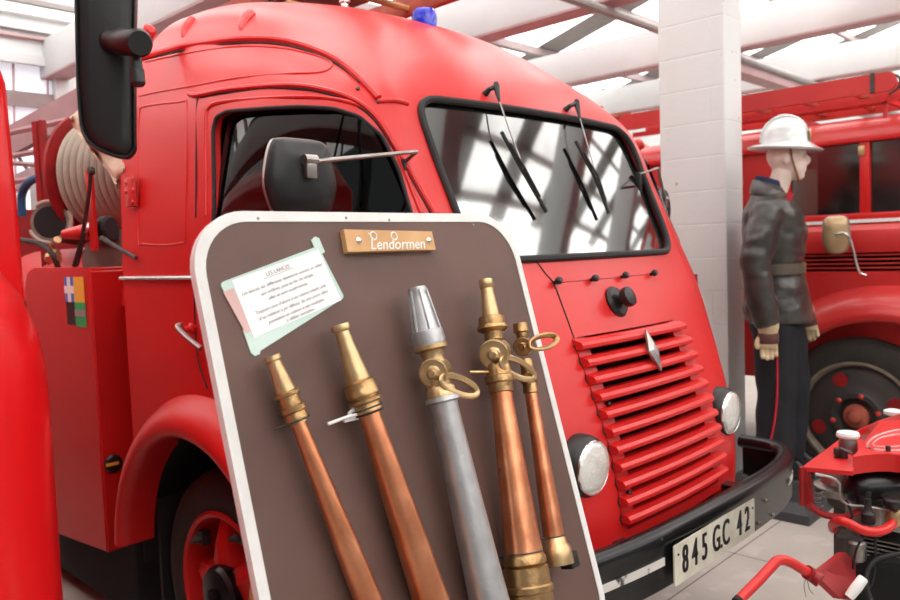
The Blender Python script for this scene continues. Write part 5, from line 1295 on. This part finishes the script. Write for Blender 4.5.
for pp_, r_, m_, nm in (
    ([(815, 474), (832, 478), (839, 484), (840, 498), (850, 505), (868, 507), (888, 510)], .0042, 'steel', 'fuel_pipe'),
    ([(833, 528), (832, 532)], .01, 'red_dull', 'x'),
    ([(866, 533), (857, 548), (853, 570), (858, 585), (868, 588), (874, 576), (876, 535)], .0032, 'rubber', 'cable'),
    ([(846, 500), (852, 515), (848, 520), (838, 522)], .004, 'rubber', 'cable'),
    ([(836, 536), (850, 538), (862, 540)], .006, 'dark_steel', 'linkage_rod'),
    ([(870, 515), (868, 500), (869, 492)], .007, 'plastic_black', 'spark_plug')):
    if nm == 'x': continue
    b = NB(); tube(b, smooth_pts([pdp(x, y, 2.16) for x, y in pp_], 5), r_, 8); obj(nm, b, m_, pump)
b = NB(); tube(b, smooth_pts([pdp(833, 529, 2.22), pdp(833, 524, 2.18), pdp(840, 521, 2.12), pdp(850, 524, 2.10), pdp(862, 530, 2.09), pdp(876, 532, 2.09), pdp(888, 528, 2.12), pdp(893, 522, 2.16)], 5), .0125, 14); obj('water_pipe', b, 'red', pump, 'bright red bent water pipe')
b = NB(); lathe(b, [(.016, -.02), (.022, -.01), (.024, .02), (.018, .03)], pdp(894, 519, 2.17), (.2, .3, 1), 20); obj('pipe_union', b, 'brass_pale', pump)
b = NB(); lathe(b, [(.012, 0), (.018, .004), (.018, .03), (.010, .04), (.008, .07)], pdp(868, 524, 2.14), (0, 0, 1), 14); obj('tap_knob', b, 'plastic_black', pump)
for k in range(7):
    b = NB(); box(b, pdp(893, 545, 2.32) + V((0, 0, -.012 * k + .03)), (.15, .15, .004)); obj('cooling_fin', b, 'steel', pump)
b = NB(); box(b, pdp(880, 508, 2.30), (.16, .10, .10), bev=.012); obj('cylinder_head', b, 'steel', pump)
b = NB(); q = pdp(819, 500, 2.22); tube(b, [q + V((.010 * math.cos(a), .010 * math.sin(a), -.03 + a * .0022)) for a in np.linspace(0, 28, 90)], .0018, 5); obj('governor_spring', b, 'steel', pump)
b = NB(); box(b, pdp(848, 548, 2.24), (.05, .06, .09), bev=.008); obj('magneto', b, 'engine', pump)
b = NB(); lathe(b, [(.02, 0), (.024, .006), (.024, .05), (.018, .056)], pdp(857, 560, 2.20), (0, 0, 1), 20); obj('drain_filter', b, 'steel', pump)
b = NB(); tube(b, smooth_pts([pdp(870, 600, 2.1), pdp(866, 578, 2.12), pdp(876, 560, 2.14), pdp(905, 552, 2.16)], 5), .006, 8); obj('guard_hoop', b, 'rubber', pump)
# recoil housing: big disc lower right
ct = (CT - pdp(895, 580, 2.2)).normalized(); ct.z = 0; ct.normalize()
b = NB(); lathe(b, [(.05, .05), (.10, .045), (.12, .02), (.125, -.05)], pdp(898, 590, 2.28), ct, 36); tube(b, [pdp(898, 590, 2.16) + V((0, 0, 0)) + (V((0, 0, 1)) * math.sin(a) + ct.cross(V((0, 0, 1))) * math.cos(a)) * .075 for a in np.linspace(0, 2 * math.pi, 33)[:-1]], .006, 6, closed=True); obj('recoil_housing', b, 'dark', pump)
b = NB(); lathe(b, [(.012, -.03), (.014, 0), (.013, .03), (.010, .034)], pdp(856, 588, 2.02), (pdp(862, 580, 2.02) - pdp(850, 596, 2.02)), 16); obj('starter_grip', b, 'white_plastic', pump, 'white starter grip')
# red triangular foot plate and carrying handle
b = NB(); prism(b, [pdp(838, 552, 2.12), pdp(848, 560, 2.2), pdp(850, 590, 2.08), pdp(846, 600, 2.04), pdp(833, 598, 2.0), pdp(814, 580, 1.98), pdp(812, 572, 2.0)], (.012, .02, -.004)); obj('foot_plate', b, 'red_dull', pump)
hpts = [pdp(737, 602, 1.86), pdp(758, 581, 1.90), pdp(772, 566, 1.93), pdp(777, 561, 1.94), pdp(784, 560, 1.95), pdp(792, 563, 1.96), pdp(802, 569, 1.97), pdp(812, 575, 1.98)]
b = NB(); tube(b, smooth_pts(hpts, 5), .0125, 16); obj('carrying_handle', b, 'red', pump, 'bent red tubular handle')
b = NB(); tube(b, [hpts[0] + (hpts[0] - hpts[1]).normalized() * .002, hpts[0] + (hpts[0] - hpts[1]).normalized() * -.01], .0128, 14); obj('tube_end', b, 'dark', pump)
b = NB(); tube(b, [hpts[-1] + (hpts[-2] - hpts[-1]) * .5, hpts[-1], hpts[-1] + V((.02, .0, -.01))], .018, 14); obj('handle_socket', b, 'red_dull', pump)
b = NB(); tube(b, smooth_pts([pdp(806, 578, 1.98), pdp(804, 586, 1.98), pdp(806, 597, 1.98)], 4), .0012, 5); tube(b, smooth_pts([pdp(807, 578, 1.98), pdp(809, 588, 1.98), pdp(813, 594, 1.98)], 4), .0012, 5); obj('frayed_wire', b, 'grey_metal', pump)
# trolley it stands on
zb = .36; cc = pdp(925, 600, 2.42)
b = NB(); box(b, (cc.x + .02, cc.y, .28), (.50, .50, .05), bev=.01)
obj('trolley_deck', b, 'dark', pump)
for dx_ in (-.20, .24):
    for dy_ in (-.22, .22): b = NB(); box(b, (cc.x + dx_, cc.y + dy_, .14), (.04, .04, .28)); obj('leg', b, 'dark', pump)
b = NB(); box(b, (cc.x + .02, cc.y, .42), (.36, .38, .24), bev=.02); obj('pump_base', b, 'dark', pump)
# ================================================================== LIGHT
wd_ = bpy.data.worlds.new('world'); SC.world = wd_; wd_.use_nodes = True
bg = wd_.node_tree.nodes['Background']; bg.inputs[0].default_value = (.96, .97, 1, 1); bg.inputs[1].default_value = .28
SC.view_settings.view_transform = 'Standard'; SC.view_settings.look = 'None'; SC.view_settings.gamma = 1
SC.view_settings.exposure = -0.06
try: SC.view_settings.use_curve_mapping = False
except Exception: pass
